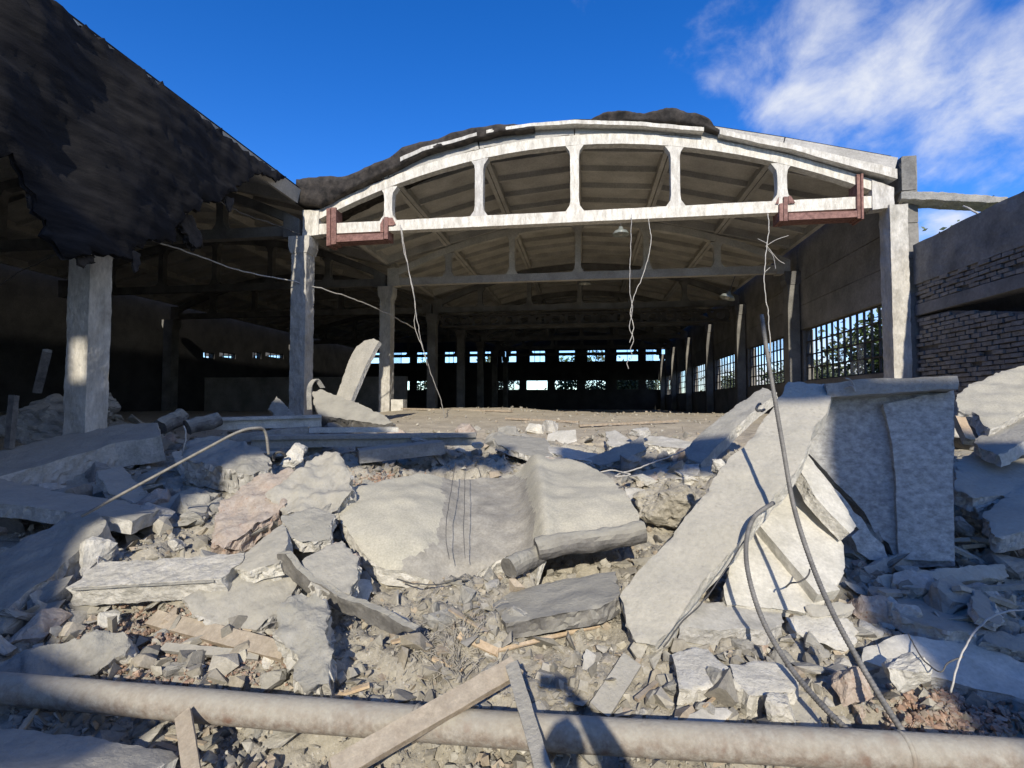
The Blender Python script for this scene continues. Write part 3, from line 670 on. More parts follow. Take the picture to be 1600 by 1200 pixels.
v, f = subdiv_box(boxv(XA-.06, XA+.3, 5.2, 11.86, 4.12, 4.97), BF, .22, .03, 1.6, 8); put('render', v, f, M['plaster'], ap)
b = MB().box(XA+.02, XA+.26, 5.2, 11.86, 3.70, 4.115); b.put('core', M['mortar'], ap)
v, f = subdiv_box(boxv(XA-.05, XA+.28, 5.2, 11.86, 3.46, 3.69), BF, .3, .01, 2, 9); put('lintel', v, f, M['wall'], ap)
brickrows(ap, 3.74, 4.10, 8.3, 11.86, lambda y: 9, .01)
b = MB().box(XA+.5, XA+.8, 4, 11.8, .2, 3.6); b.put('inner_wall', M['darkwall'], label='dark inner wall behind the broken brickwork', cat='wall')
# parapet post and broken ledge on the corner
b = MB().box(*(lambda p, q: (p.x, q.x, 12.0, 12.5, q.z, p.z))(P(1408, 246, 12.0), P(1432, 296, 12.0))); v, f = subdiv_box(b.v, b.f, .1, .02, 4, 2)
put('parapet_post', v, f, M['plaster'], label='short concrete post standing on top of the corner column', cat='post')
slab('broken_ledge', 'jagged concrete ledge reaching from the corner column to the parapet', M['grey'], [(1408, 299), (1470, 300), (1530, 304), (1576, 308), (1574, 316), (1540, 316), (1480, 313), (1408, 310)], [(1408, 300, 11.9), (1570, 310, 11.3), (1408, 312, 11.88)], .4, 'ledge', edge=.012)

v, f = rock(61, (.42, .5, .22), 18, 3, .1, .3); put('roof_patch', [Vector(x)+P(832, 252, 14.6) for x in v], f, M['bitumen'], label='dark lump standing in for a dark hole in the roof slabs behind the truss', cat='felt')  # dark lump in place of a dark hole in the roof underside

# ------------------------------------------------------------------ roofing felt torn off the side hall, hanging along the valley
def yof(px, py, X): return PX(px, py, X).y
def felt_disp(px, py):
    lap = ((px*.567-py*.823)+400)/46.0                              # overlapping strips, each lying a little proud of the next
    return .035*(lap-math.floor(lap))+.05*math.sin(px*.021+py*.012)+.025*math.sin(px*.055-py*.03)
slab('hanging_felt', 'great dark sheet of roofing felt hanging off the side hall roof', M['bitumen'],
     [(-330, -240), (81, 0), (145, 49), (209, 97), (273, 148), (337, 198), (398, 243), (449, 276), (440, 284), (398, 269), (395, 280), (375, 290), (348, 314), (330, 312), (317, 315), (310, 327), (290, 337),
      (280, 375), (256, 380), (233, 371), (216, 385), (209, 402), (160, 400), (111, 402), (88, 391), (74, 354), (51, 304), (30, 270), (17, 240), (-60, 225), (-200, 240), (-330, 260)],
     [(209, 97, yof(209, 97, -6.93)), (449, 276, yof(449, 276, -6.93)), (130, 400, yof(130, 400, -6.1))], .07, 'roofing felt', res=.085, rough=.03, edge=.085, disp=felt_disp)
for lb, x0, y0, w, h, X in (('narrow tongue of felt hanging below the middle of the torn sheet', 205, 392, 16, 34, -6.2), ('short flap of felt hanging over the patched column', 118, 396, 30, 24, -6.15), ('torn strip of felt hanging at the thin end of the sheet', 352, 306, 14, 26, -6.75), ('ragged flap of felt hanging beside the dark opening', 44, 290, 22, 40, -6.35)):
    slab('felt_shred', lb, M['felt'], [(x0, y0), (x0+w, y0+4), (x0+w*.9, y0+h*.6), (x0+w*.5, y0+h), (x0+w*.2, y0+h*.7)], [(x0, y0, yof(x0, y0, X)), (x0+w, y0, yof(x0+w, y0, X)), (x0+w*.5, y0+h, yof(x0+w*.5, y0+h, X+.05))], .03, 'roofing felt', edge=.03)
slab('felt_shred', 'gritty shred of felt dangling from the torn sheet', M['felt'], [(288, 332), (300, 335), (312, 360), (318, 384), (308, 390), (296, 378), (285, 350)],
     [(288, 332, yof(288, 332, -6.75)), (312, 360, yof(312, 360, -6.7)), (296, 378, yof(296, 378, -6.6))], .12, 'roofing felt', edge=.05)

# ------------------------------------------------------------------ the fallen pieces
C, GR, FR, WH, SD, DK, AG = (M[k] for k in ('concrete', 'grey', 'fresh', 'white', 'slabdust', 'darkslab', 'aggregate'))
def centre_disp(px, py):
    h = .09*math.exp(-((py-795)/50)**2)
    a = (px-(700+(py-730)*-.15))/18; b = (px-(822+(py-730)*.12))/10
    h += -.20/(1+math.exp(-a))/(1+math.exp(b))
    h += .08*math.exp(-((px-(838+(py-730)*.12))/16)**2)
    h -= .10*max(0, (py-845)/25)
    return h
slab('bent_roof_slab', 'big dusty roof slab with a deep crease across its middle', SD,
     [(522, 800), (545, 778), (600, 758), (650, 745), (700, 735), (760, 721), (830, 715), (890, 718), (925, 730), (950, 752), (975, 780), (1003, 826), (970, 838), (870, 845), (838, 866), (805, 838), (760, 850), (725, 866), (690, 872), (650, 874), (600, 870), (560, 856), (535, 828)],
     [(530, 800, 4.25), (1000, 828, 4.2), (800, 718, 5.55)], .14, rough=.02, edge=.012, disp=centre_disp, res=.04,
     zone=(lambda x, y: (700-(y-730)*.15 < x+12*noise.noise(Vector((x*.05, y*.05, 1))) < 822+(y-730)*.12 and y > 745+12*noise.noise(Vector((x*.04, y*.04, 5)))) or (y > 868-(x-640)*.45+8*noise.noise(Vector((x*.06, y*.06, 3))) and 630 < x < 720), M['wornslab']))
slab('diagonal_slab', 'long dusty concrete plank leaning steeply over the rubble', C,
     [(968, 932), (988, 905), (1040, 848), (1100, 772), (1128, 728), (1142, 712), (1165, 695), (1215, 625), (1232, 596), (1270, 600), (1305, 603), (1292, 640), (1270, 672), (1258, 712), (1235, 748), (1205, 782), (1180, 815), (1150, 850), (1110, 895), (1075, 942), (1045, 988), (1022, 1010), (995, 1004), (978, 972)],
     [(968, 932, 3.25), (1045, 988, 3.05), (1262, 602, 4.75)], .15, res=.035, rough=.014, edge=.014, extmat=FR)
# the upright piece with its cap
tb_ = slab('upright_wall_piece', 'upright broken wall piece with a flat cap and spattered face', M['coat'],
     [(1262, 640), (1300, 612), (1400, 606), (1492, 600), (1490, 700), (1492, 884), (1440, 888), (1402, 880), (1388, 850), (1370, 835), (1350, 800), (1320, 770), (1290, 738), (1258, 702)],
     [(1290, 650, 4.75), (1488, 650, 4.6), (1400, 860, 4.45)], .32, 'wall piece', res=.05, rough=.01, edge=.012)
def sub(name, mt, poly, anch, th, **k): return slab(name, None, mt, poly, anch, th, parent=tb_, **k)
sub('cap', C, [(1290, 600), (1345, 593), (1420, 590), (1496, 587), (1497, 607), (1420, 612), (1345, 617), (1292, 622)], [(1290, 610, 4.62), (1496, 600, 4.47), (1400, 616, 4.53)], .62, res=.05, rough=.008, edge=.008)
sub('rib', M['coat'], [(1380, 632), (1440, 618), (1490, 612), (1489, 700), (1491, 878), (1404, 874), (1400, 760), (1394, 690)], [(1398, 640, 4.62), (1488, 640, 4.55), (1440, 860, 4.38)], .12, res=.05, edge=.006)
sub('lower_fragment', M['coat'], [(1264, 720), (1292, 752), (1318, 778), (1346, 808), (1362, 836), (1380, 852), (1392, 878), (1360, 874), (1340, 862), (1330, 838), (1344, 828), (1300, 780)], [(1290, 760, 4.6), (1380, 860, 4.4), (1340, 862, 4.4)], .25, res=.05, edge=.012)
S = slab
S('leaning_strip', 'narrow concrete strip leaning against the upright wall piece', WH, [(1240, 715), (1258, 704), (1300, 760), (1340, 822), (1328, 834), (1300, 805), (1270, 770)], [(1245, 712, 4.4), (1335, 825, 4.0), (1270, 770, 4.1)], .1, edge=.006)
rp = S('ribbed_panel', 'whitewashed ribbed panel lit by the sun under the leaning plank', WH, [(1130, 915), (1150, 855), (1190, 795), (1236, 752), (1262, 775), (1300, 822), (1320, 852), (1318, 895), (1302, 925), (1272, 958), (1215, 952), (1135, 945)], [(1130, 930, 3.5), (1310, 900, 3.75), (1236, 755, 4.5)], .07, rough=.008, edge=.01)
qa, qb, qc = P(1130, 930, 3.5), P(1310, 900, 3.75), P(1236, 755, 4.5); qn = (qb-qa).cross(qc-qa).normalized()
if qn.dot(EYE-qa) < 0: qn = -qn
def onp(px, py): d = ray(px, py); return EYE+d*((qa-EYE).dot(qn)/d.dot(qn))
b = MB().bar(onp(1186, 818)+qn*.035, onp(1288, 938)+qn*.035, .16, .10, qn); v, f = subdiv_box(b.v, b.f, .05, .006, 8, 2); put('rib', v, f, WH, rp)
S('white_slab', 'white flat slab wedged below the leaning plank', WH, [(1088, 938), (1150, 941), (1216, 946), (1226, 972), (1200, 985), (1130, 983), (1060, 980)], [('g', 1060, 980, .10), ('g', 1220, 975, .10), ('g', 1150, 941, .2)], .10, edge=.01, extmat=FR)
S('broken_slab', 'dusty slab broken off just below the white flat slab', C, [(1040, 985), (1160, 988), (1172, 1008), (1120, 1016), (1055, 1008)], [('g', 1045, 1005, .06), ('g', 1170, 1005, .08), ('g', 1100, 985, .09)], .10, extmat=FR)
S('broken_slab', 'pale slab with a rough end between the two thick rebars', FR, [(1228, 962), (1262, 955), (1340, 966), (1350, 990), (1322, 1014), (1262, 1002), (1240, 985)], [('g', 1230, 975, .12), ('g', 1345, 990, .12), ('g', 1290, 958, .2)], .14, edge=.03)
S('long_slab', 'long pale slab half in shade with a bent wire over it', WH, [(1350, 1012), (1380, 998), (1420, 992), (1510, 1005), (1600, 1030), (1680, 1050), (1680, 1110), (1590, 1090), (1480, 1062), (1400, 1046), (1345, 1032)], [('g', 1400, 1044, .10), ('g', 1590, 1088, .12), ('g', 1500, 1003, .16)], .12, edge=.01, extmat=FR)
S('broken_slab', 'thick square slab chunk at the foot of the leaning plank', FR, [(1052, 1024), (1080, 1012), (1108, 1012), (1138, 1042), (1132, 1064), (1098, 1080), (1062, 1074)], [('g', 1058, 1070, .12), ('g', 1130, 1062, .12), ('g', 1090, 1012, .16)], .17, edge=.018)
S('broken_slab', 'thick slab chunk with a rough edge beside the curved rebar', FR, [(1140, 1038), (1180, 1030), (1216, 1032), (1248, 1060), (1236, 1080), (1172, 1084), (1146, 1064)], [('g', 1145, 1070, .12), ('g', 1240, 1070, .12), ('g', 1190, 1030, .16)], .15, edge=.018)
S('white_sheet', 'white plaster sheet lying against the pipe', WH, [(1012, 1138), (1080, 1112), (1140, 1100), (1146, 1114), (1120, 1134), (1070, 1146)], [('g', 1015, 1140, .03), ('g', 1140, 1118, .05), ('g', 1110, 1104, .07)], .03)
S('concrete_board', 'flat grey board lying between the two thick rebars by the pipe', C, [(1196, 1088), (1252, 1090), (1304, 1150), (1268, 1162), (1230, 1140)], [('g', 1200, 1092, .06), ('g', 1300, 1150, .03), ('g', 1230, 1140, .03)], .04)
S('dark_slab', 'dark edged felt slab lying in the dust under the bent slab', DK, [(768, 945), (800, 922), (880, 905), (962, 893), (972, 928), (940, 946), (860, 962), (790, 972)], [('g', 790, 970, .10), ('g', 968, 930, .12), ('g', 860, 905, .14)], .10, edge=.012)
S('tall_block', 'tall rough grey block standing in the gravel', GR, [(428, 955), (445, 932), (470, 922), (494, 926), (514, 952), (510, 990), (526, 1022), (514, 1070), (482, 1080), (462, 1062), (456, 1012), (432, 988)], [(440, 935, 3.15), (500, 935, 3.2), (485, 1075, 2.72)], .24, rough=.05, edge=.03, yk=0.9)
S('aggregate_slab', 'pinkish rough slab of exposed aggregate on the pile', AG, [(325, 832), (345, 785), (395, 745), (450, 728), (478, 742), (448, 790), (392, 830), (345, 856)], [(330, 835, 3.9), (478, 742, 4.6), (390, 748, 4.5)], .16, rough=.05, edge=.03, yk=0.95)
S('rough_slab', 'pointed rough slab on top of the pile beside the bent slab', C, [(415, 775), (465, 735), (508, 702), (530, 712), (548, 738), (550, 768), (528, 800), (480, 806), (440, 802)], [(420, 778, 4.3), (548, 765, 4.5), (508, 704, 4.9)], .18, rough=.06, edge=.03, yk=.94)
S('rough_slab', 'grey slab tipped over the white beam piece', C, [(352, 885), (398, 850), (446, 812), (450, 850), (436, 880), (390, 892)], [(355, 884, 3.5), (440, 878, 3.45), (446, 815, 3.95)], .1, rough=.012, edge=.012, yk=.94)
S('rough_slab', 'dark cracked slab under the pointed slab', GR, [(440, 806), (490, 790), (524, 806), (516, 838), (470, 846), (448, 836)], [(445, 830, 3.85), (520, 830, 3.9), (490, 792, 4.15)], .1, rough=.02, edge=.02, yk=.94)
S('rough_slab', 'rounded slab with pink mortar lumps beside the bent slab', C, [(470, 876), (500, 856), (535, 842), (560, 868), (562, 905), (548, 928), (512, 926), (482, 906)], [(475, 880, 3.5), (558, 905, 3.45), (535, 845, 3.8)], .12, rough=.014, edge=.02, yk=.94)
S('felt_band', 'long curved band of layered felt sliding down the pile', DK, [(432, 868), (446, 866), (482, 905), (520, 926), (565, 946), (610, 966), (650, 986), (618, 992), (560, 968), (510, 944), (468, 916), (440, 892)], [(435, 875, 3.45), (640, 986, 3.0), (520, 926, 3.25)], .045, rough=.02, edge=.01, yk=0.95)
S('rough_slab', 'broad flat slab between the white beam piece and the tall block', C, [(285, 938), (340, 905), (405, 888), (455, 884), (468, 905), (452, 945), (400, 985), (345, 975), (300, 958)], [('g', 290, 940, .06), ('g', 440, 950, .05), ('g', 430, 888, .1)], .08, rough=.03, edge=.02, yk=.97)
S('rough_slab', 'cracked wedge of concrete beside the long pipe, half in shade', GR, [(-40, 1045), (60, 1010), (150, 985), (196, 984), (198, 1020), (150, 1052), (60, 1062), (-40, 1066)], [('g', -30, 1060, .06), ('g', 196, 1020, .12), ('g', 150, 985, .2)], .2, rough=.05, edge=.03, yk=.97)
def white_piece():
    a, b_ = P(138, 912, 3.2), P(372, 898, 3.28); m_ = MB().bar(a, b_, .27, .15, (0, -.35, 1)); v, f = subdiv_box(m_.v, m_.f, .028, .012, 11, 8); d = (b_-a).normalized()
    v = [Vector(x)+d*(.05*noise.noise(Vector(x)*11) if (Vector(x)-b_).dot(d) > -.06 or (Vector(x)-a).dot(d) < .04 else 0) for x in v]
    o = put('white_beam_piece', v, f, FR, label='short white concrete beam piece with a groove, broken at both ends', cat='beam')
    u = Vector((0, -1, -.1)); m_ = MB().bar(a+u*.158+d*.05+Vector((0, 0, .03)), b_+u*.158-d*.05+Vector((0, 0, .03)), .02, .012); v, f = subdiv_box(m_.v, m_.f, .05, .003, 9, 2); put('groove_strip', v, f, GR, o)
white_piece()
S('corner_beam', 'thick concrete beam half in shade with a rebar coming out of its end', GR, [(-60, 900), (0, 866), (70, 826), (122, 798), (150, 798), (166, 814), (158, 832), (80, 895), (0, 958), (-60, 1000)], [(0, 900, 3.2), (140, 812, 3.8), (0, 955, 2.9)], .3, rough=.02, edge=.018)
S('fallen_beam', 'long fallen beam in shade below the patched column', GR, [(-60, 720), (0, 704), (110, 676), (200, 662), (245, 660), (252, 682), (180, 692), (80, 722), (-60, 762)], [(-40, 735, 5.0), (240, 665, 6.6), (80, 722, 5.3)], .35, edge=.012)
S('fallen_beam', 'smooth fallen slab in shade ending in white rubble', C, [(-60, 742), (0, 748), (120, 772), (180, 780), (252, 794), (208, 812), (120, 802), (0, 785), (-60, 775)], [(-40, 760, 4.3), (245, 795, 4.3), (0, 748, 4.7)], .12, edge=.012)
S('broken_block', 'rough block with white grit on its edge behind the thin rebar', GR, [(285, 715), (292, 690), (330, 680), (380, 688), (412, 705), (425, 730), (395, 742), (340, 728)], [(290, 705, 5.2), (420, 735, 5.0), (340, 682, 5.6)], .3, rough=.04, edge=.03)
def beam(name, label, a, b, w, h, mt, flange=0, amp=.006, cat='beam', up=(0, 0, 1)):
    m_ = MB().bar(a, b, w, h, up); v, f = subdiv_box(m_.v, m_.f, .07, amp, 9, int(a[0]*31) % 97); o = put(name, v, f, mt, label=label, cat=cat)
    if flange:
        d = Vector((0, 0, h/2+.02)); m_ = MB().bar(Vector(a)+d, Vector(b)+d, w+flange, .05, up); v, f = subdiv_box(m_.v, m_.f, .07, amp, 9, 5); put('flange', v, f, mt, o)
    return o
beam('channel_beam', 'pale flanged beam lying across the way in', P(338, 664, 7.9), P(502, 659, 8.7), .35, .16, WH, .12)
beam('channel_beam', 'long grey flanged beam lying across the rubble before the sand', P(400, 692, 6.7), P(744, 688, 7.35), .3, .12, C, .1)
beam('channel_beam', 'short pale beam lying behind the long grey beam', P(484, 672, 8.2), P(622, 671, 8.8), .3, .08, WH)
beam('channel_beam', 'dark tilted beam end under the long grey beam', P(560, 712, 6.2), P(690, 698, 6.7), .4, .16, GR)
beam('channel_beam', 'narrow beam in shade slanting under the pale flanged beam', P(330, 690, 6.6), P(480, 672, 7.4), .16, .12, GR)
S('charred_beam', 'dark splintered beam end propped against a column', DK, [(486, 612), (500, 608), (560, 630), (600, 648), (614, 660), (600, 664), (540, 655), (496, 648)], [(490, 615, 10.2), (610, 660, 9.6), (496, 646, 9.7)], .5, edge=.02)
S('corner_piece', 'thin triangular slab standing by the column foot', GR, [(418, 640), (432, 618), (452, 640), (462, 648), (430, 650)], [(420, 645, 9.5), (460, 648, 9.5), (432, 620, 9.8)], .1)
S('folded_slab', 'folded grey sheet lying behind the bent slab', GR, [(770, 680), (800, 680), (852, 684), (860, 696), (866, 712), (840, 715), (800, 704), (775, 692)], [(770, 690, 7.4), (865, 712, 6.8), (850, 684, 7.8)], .08)
S('white_strip', 'white concrete strip catching a patch of sun behind the bent slab', WH, [(856, 696), (880, 699), (932, 709), (926, 720), (890, 716), (858, 706)], [(858, 704, 7.0), (928, 716, 6.8), (880, 699, 7.3)], .1)
S('folded_slab', 'dark upturned slab with a pointed corner behind the bent slab', GR, [(912, 718), (950, 704), (985, 690), (1004, 680), (1010, 702), (975, 718), (935, 728)], [(915, 720, 6.7), (1008, 700, 6.9), (1004, 682, 7.1)], .08)
S('pale_piece', 'pale block with a stained side in the sun on the sand', FR, [(947, 674), (962, 672), (992, 690), (984, 698), (950, 697)], [(948, 694, 8.0), (988, 697, 7.9), (960, 673, 8.6)], .15)
S('white_strip', 'white beam end beyond the upturned slab', WH, [(1000, 680), (1040, 682), (1082, 690), (1080, 702), (1040, 698), (1004, 693)], [(1002, 692, 7.9), (1080, 700, 7.6), (1040, 682, 8.3)], .14)
S('leaning_slab', 'long flat slab leaning up behind the diagonal plank', GR, [(1070, 702), (1100, 672), (1150, 634), (1192, 605), (1214, 612), (1160, 658), (1118, 700), (1094, 724), (1074, 716)], [(1072, 712, 6.6), (1206, 608, 7.6), (1094, 722, 6.4)], .14, edge=.01)
S('flat_slab', 'flat slab in shade behind the crumbling bank', C, [(1000, 736), (1060, 726), (1118, 724), (1112, 742), (1060, 746), (1010, 748)], [(1005, 746, 6.2), (1112, 740, 6.1), (1060, 726, 6.7)], .1)
S('sunlit_slab', 'tilted ochre slab lit by the sun beyond the upright wall piece', SD, [(1492, 615), (1530, 594), (1570, 578), (1600, 572), (1680, 566), (1680, 640), (1605, 640), (1560, 664), (1546, 670), (1520, 642), (1498, 638)], [(1495, 630, 6.2), (1600, 640, 6.0), (1600, 575, 6.9)], .16, rough=.03, edge=.02)
S('tilted_slab', 'smooth tilted slab in shade with a sharp lower corner', GR, [(1518, 690), (1560, 662), (1600, 634), (1680, 610), (1680, 665), (1600, 690), (1560, 712), (1545, 706)], [(1520, 695, 5.6), (1640, 650, 5.9), (1550, 708, 5.3)], .12)
S('tilted_slab', 'broad smooth slab lying in deep shade beside the upright wall piece', C, [(1494, 715), (1600, 706), (1680, 708), (1680, 765), (1560, 775), (1520, 778), (1494, 766)], [(1496, 750, 5.2), (1650, 760, 5.1), (1600, 708, 5.8)], .14)
S('tilted_slab', 'smooth slab with one sunlit corner on the shaded heap', C, [(1535, 805), (1570, 775), (1612, 752), (1680, 740), (1680, 815), (1600, 832), (1555, 836)], [(1540, 808, 4.6), (1660, 810, 4.5), (1640, 745, 5.2)], .14)
S('pebbly_piece', 'long rough piece of pebbly concrete in the shaded heap', FR, [(1500, 786), (1530, 772), (1556, 760), (1566, 766), (1556, 782), (1525, 796)], [(1502, 788, 5.0), (1560, 780, 4.95), (1556, 762, 5.2)], .1, edge=.03)
for lab, mt, poly, an, th in (
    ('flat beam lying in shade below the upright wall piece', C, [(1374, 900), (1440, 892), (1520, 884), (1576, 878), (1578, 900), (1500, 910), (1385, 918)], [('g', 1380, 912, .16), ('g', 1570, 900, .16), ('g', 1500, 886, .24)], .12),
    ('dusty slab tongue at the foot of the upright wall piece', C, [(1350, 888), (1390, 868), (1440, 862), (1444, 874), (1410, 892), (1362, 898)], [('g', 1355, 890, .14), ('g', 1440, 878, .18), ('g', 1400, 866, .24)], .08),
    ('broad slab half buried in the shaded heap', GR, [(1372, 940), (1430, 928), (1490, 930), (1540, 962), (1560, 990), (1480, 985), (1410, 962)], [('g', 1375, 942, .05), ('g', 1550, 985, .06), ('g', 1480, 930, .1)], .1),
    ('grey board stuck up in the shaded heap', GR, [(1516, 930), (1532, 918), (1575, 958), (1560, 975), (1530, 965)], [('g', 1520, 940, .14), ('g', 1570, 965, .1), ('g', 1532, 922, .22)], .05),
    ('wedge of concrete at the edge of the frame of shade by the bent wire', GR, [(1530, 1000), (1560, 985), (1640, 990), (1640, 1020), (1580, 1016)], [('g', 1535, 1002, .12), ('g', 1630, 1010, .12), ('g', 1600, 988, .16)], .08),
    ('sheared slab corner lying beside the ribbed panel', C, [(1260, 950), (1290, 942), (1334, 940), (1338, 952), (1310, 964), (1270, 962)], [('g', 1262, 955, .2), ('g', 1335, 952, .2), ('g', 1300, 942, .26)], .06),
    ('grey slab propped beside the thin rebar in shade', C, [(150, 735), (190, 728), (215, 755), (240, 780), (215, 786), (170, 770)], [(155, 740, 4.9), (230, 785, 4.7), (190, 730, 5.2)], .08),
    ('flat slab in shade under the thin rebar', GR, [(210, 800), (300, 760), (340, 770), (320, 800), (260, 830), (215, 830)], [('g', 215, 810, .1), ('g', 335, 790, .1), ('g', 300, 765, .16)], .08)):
    S('broken_slab', lab, mt, poly, an, th, edge=.015)
# white crumbled end on the smooth fallen slab, white lump with a hook, round white chunk
def boulder(name, label, mt, px, py, w, h, d, Y=None, seed=1, sub_=3, amp=.07, box=.5, rot=None, cat='chunk', lift=0):
    p = P(px, py, Y) if Y else PG(px, py); dep = (p-EYE).dot(cF); s = dep/FPX
    v, f = rock(seed, (w*s, d*s, h*s), 16, sub_, amp, box)
    q = Matrix.Rotation(random.Random(seed).uniform(-.4, .4) if rot is None else rot, 3, 'Y')
    V = [q @ Vector(x)+p+Vector((0, d*s*.35, lift)) for x in v]
    return put(name, V, f, mt, label=label, cat=cat)
boulder('concrete_chunk', 'round white chunk of concrete beside the thick shaded beam', FR, 127, 876, 62, 66, 55, 3.35, 21)
boulder('concrete_chunk', 'white lump with a dark hook of steel stuck on the pile top', FR, 452, 714, 44, 46, 40, 4.6, 22)
boulder('concrete_chunk', 'crumbled white end of the smooth fallen slab', FR, 222, 808, 66, 30, 60, 4.2, 23)
boulder('concrete_chunk', 'white lump lying behind the white beam piece', FR, 266, 853, 34, 26, 30, 3.7, 24)
boulder('mortar_lump', 'pink mortar lump hanging off the rounded slab', AG, 545, 893, 38, 52, 34, 3.42, 25, amp=.12)
boulder('mortar_lump', 'pink crumbly mortar lump lying on the rounded slab', AG, 528, 868, 52, 28, 34, 3.62, 26, amp=.14)
boulder('mortar_lump', 'pink crumbled mortar on the top edge of the bent slab', AG, 873, 727, 56, 18, 40, 5.8, 27, amp=.2)
boulder('concrete_chunk', 'big rough chunk beside the curved felt band', GR, 492, 812, 60, 44, 60, 4.0, 28)
boulder('concrete_chunk', 'yellowish chunk at the bend of the felt band', FR, 424, 905, 40, 48, 40, 3.3, 29)
boulder('concrete_chunk', 'chunk of grey concrete between pipe and wooden stake', GR, 415, 1165, 90, 62, 70, 2.35, 30)
boulder('concrete_chunk', 'chunk with a shaded hollow standing below the thick square slab', FR, 1222, 1122, 62, 66, 50, 2.62, 31)
boulder('concrete_chunk', 'rough brown chunk between the two thick rebars', AG, 1338, 1085, 60, 80, 55, 2.75, 32)
boulder('concrete_chunk', 'broken lump at the end of the long pale slab', FR, 1425, 1058, 80, 66, 60, 2.8, 33)
boulder('concrete_chunk', 'white pebbly chunk lying below the bent slab', FR, 910, 858, 40, 24, 30, 4.1, 34)
boulder('concrete_chunk', 'rough lump stuck at the top of the leaning plank', FR, 1300, 606, 34, 18, 40, 4.75, 35)
boulder('concrete_chunk', 'crumbled lump on the edge of the leaning plank', FR, 1128, 735, 30, 46, 30, 4.1, 36)
boulder('concrete_chunk', 'grey lump lying on the long grey beam', GR, 655, 690, 34, 14, 30, 6.9, 37)
boulder('concrete_chunk', 'white wrapped lump lying by the end of the long grey beam', WH, 745, 696, 22, 12, 20, 6.8, 38)
boulder('concrete_chunk', 'white crumpled lump on the sand in front of the far windows', WH, 1000, 678, 36, 22, 30, 7.8, 39)
boulder('rough_bank', 'crumbling dry bank of mortar beside the leaning plank', M['ground'], 1060, 800, 130, 90, 110, 4.9, 40, 4, .1, .3, cat='bank')
boulder('concrete_chunk', 'small rough lump standing in front of the far column foot', GR, 412, 662, 30, 20, 30, 8.5, 41)
boulder('dust_heap', 'dark dusty heap piled beside the patched column', GR, 40, 655, 190, 110, 150, 6.6, 42, 4, .1, .3, cat='heap')
boulder('concrete_chunk', 'grey chunk in the shade between the ribbed panel and the wall piece', GR, 1345, 935, 50, 44, 40, 3.9, 43)
boulder('concrete_chunk', 'rounded chunk lying under the smooth slab with the sunlit corner', GR, 1512, 826, 40, 40, 40, 4.7, 44)
# rolls of felt
def roll(label, a, b, r, mt=None, name='felt_roll', cat='roll', sides=18):
    a, b = Vector(a), Vector(b); n = 14; pts = [a.lerp(b, i/n)+Vector((0, 0, .006*math.sin(i*.5))) for i in range(n+1)]
    rad = [r*(1+.05*noise.noise(p*6)) for p in pts]; m_ = MB().tube(pts, rad, sides)
    m_.v = [tuple(Vector(q)+noise.noise_vector(Vector(q)*9)*r*.16+noise.noise_vector(Vector(q)*25)*r*.08) for q in m_.v]; return put(name, m_.v, m_.f, mt or M['darkslab'], label=label, cat=cat, smooth=False)
roll('dusty roll standing in for the rounded lower edge of the bent slab', P(838, 858, 3.85), P(1005, 832, 4.1), .085)  # stands in for the slab's own rounded dark underside
roll('short roll of dusty felt sticking out below the bent slab', P(795, 888, 3.65), P(850, 862, 3.95), .075)
roll('thick roll of felt in a patch of sun below the patched column', P(250, 668, 7.2), P(285, 650, 7.6), .13)
roll('thick shaded roll of felt beside the trough-shaped beam', P(292, 668, 7.2), P(342, 655, 7.6), .12)
# curved strip standing by the column
def strip(label, pts, w, th, mt, name='bent_strip', cat='strip'):
    pts = curve([P(*q) for q in pts], 6); vs = []; fs = []; m_ = MB(); side = Vector((1, .25, .1)).normalized()
    for i, p in enumerate(pts):
        d = (pts[min(i+1, len(pts)-1)]-pts[max(i-1, 0)]).normalized(); nrm = side.cross(d).normalized()
        for s, t in ((-1, 0), (1, 0), (1, 1), (-1, 1)): vs.append(p+side*s*w/2+nrm*t*th)
    for i in range(len(pts)-1):
        for k in range(4): fs.append((i*4+k, i*4+(k+1) % 4, i*4+4+(k+1) % 4, i*4+4+k))
    fs += [(3, 2, 1, 0), tuple(len(vs)-4+k for k in range(4))]
    return put(name, vs, fs, mt, label=label, cat=cat)
S('leaning_board', 'pale concrete board with a curved tip leaning beside a column', C, [(523, 626), (548, 626), (560, 598), (574, 566), (585, 545), (592, 533), (584, 529), (570, 532), (557, 541), (546, 560), (535, 592)], [(525, 624, 11.0), (548, 624, 10.9), (580, 532, 11.6)], .12, edge=.008)
strip('bent sheet standing at the foot of the first column', [(484, 640, 10.2), (484, 606, 10.2), (494, 594, 10.3), (504, 606, 10.4)], .1, .03, GR)

# ------------------------------------------------------------------ pipe, beam and timbers in front
def pipe():
    a, b, c = PG(-260, 1050), None, None
    pts = curve([P(-420, 1040, 2.28), P(60, 1080, 2.3), P(450, 1114, 2.32), P(850, 1144, 2.36), P(1250, 1166, 2.38), P(1600, 1186, 2.42), P(2000, 1212, 2.5)], 24)
    rad = [.073*(1+.03*noise.noise(p*4)+.015*noise.noise(p*17)) for p in pts]; m_ = MB().tube(pts, rad, 28)
    pp = put('steel_pipe', m_.v, m_.f, M['pipe'], label='long dusty steel pipe lying across the rubble', cat='pipe', smooth=True)
    for i, (px, py) in enumerate(((655, 1130), (1420, 1176))):
        q = min(pts, key=lambda p: abs(p.x-P(px, py, 2.37).x)); j = pts.index(q); d = (pts[j+1]-pts[j-1]).normalized()
        m_ = MB().tube([q-d*.011, q-d*.004, q+d*.004, q+d*.011], [.0735, .0785, .0785, .0735], 28); put('weld_seam', m_.v, m_.f, M['pipe'], pp, smooth=True)
pipe()
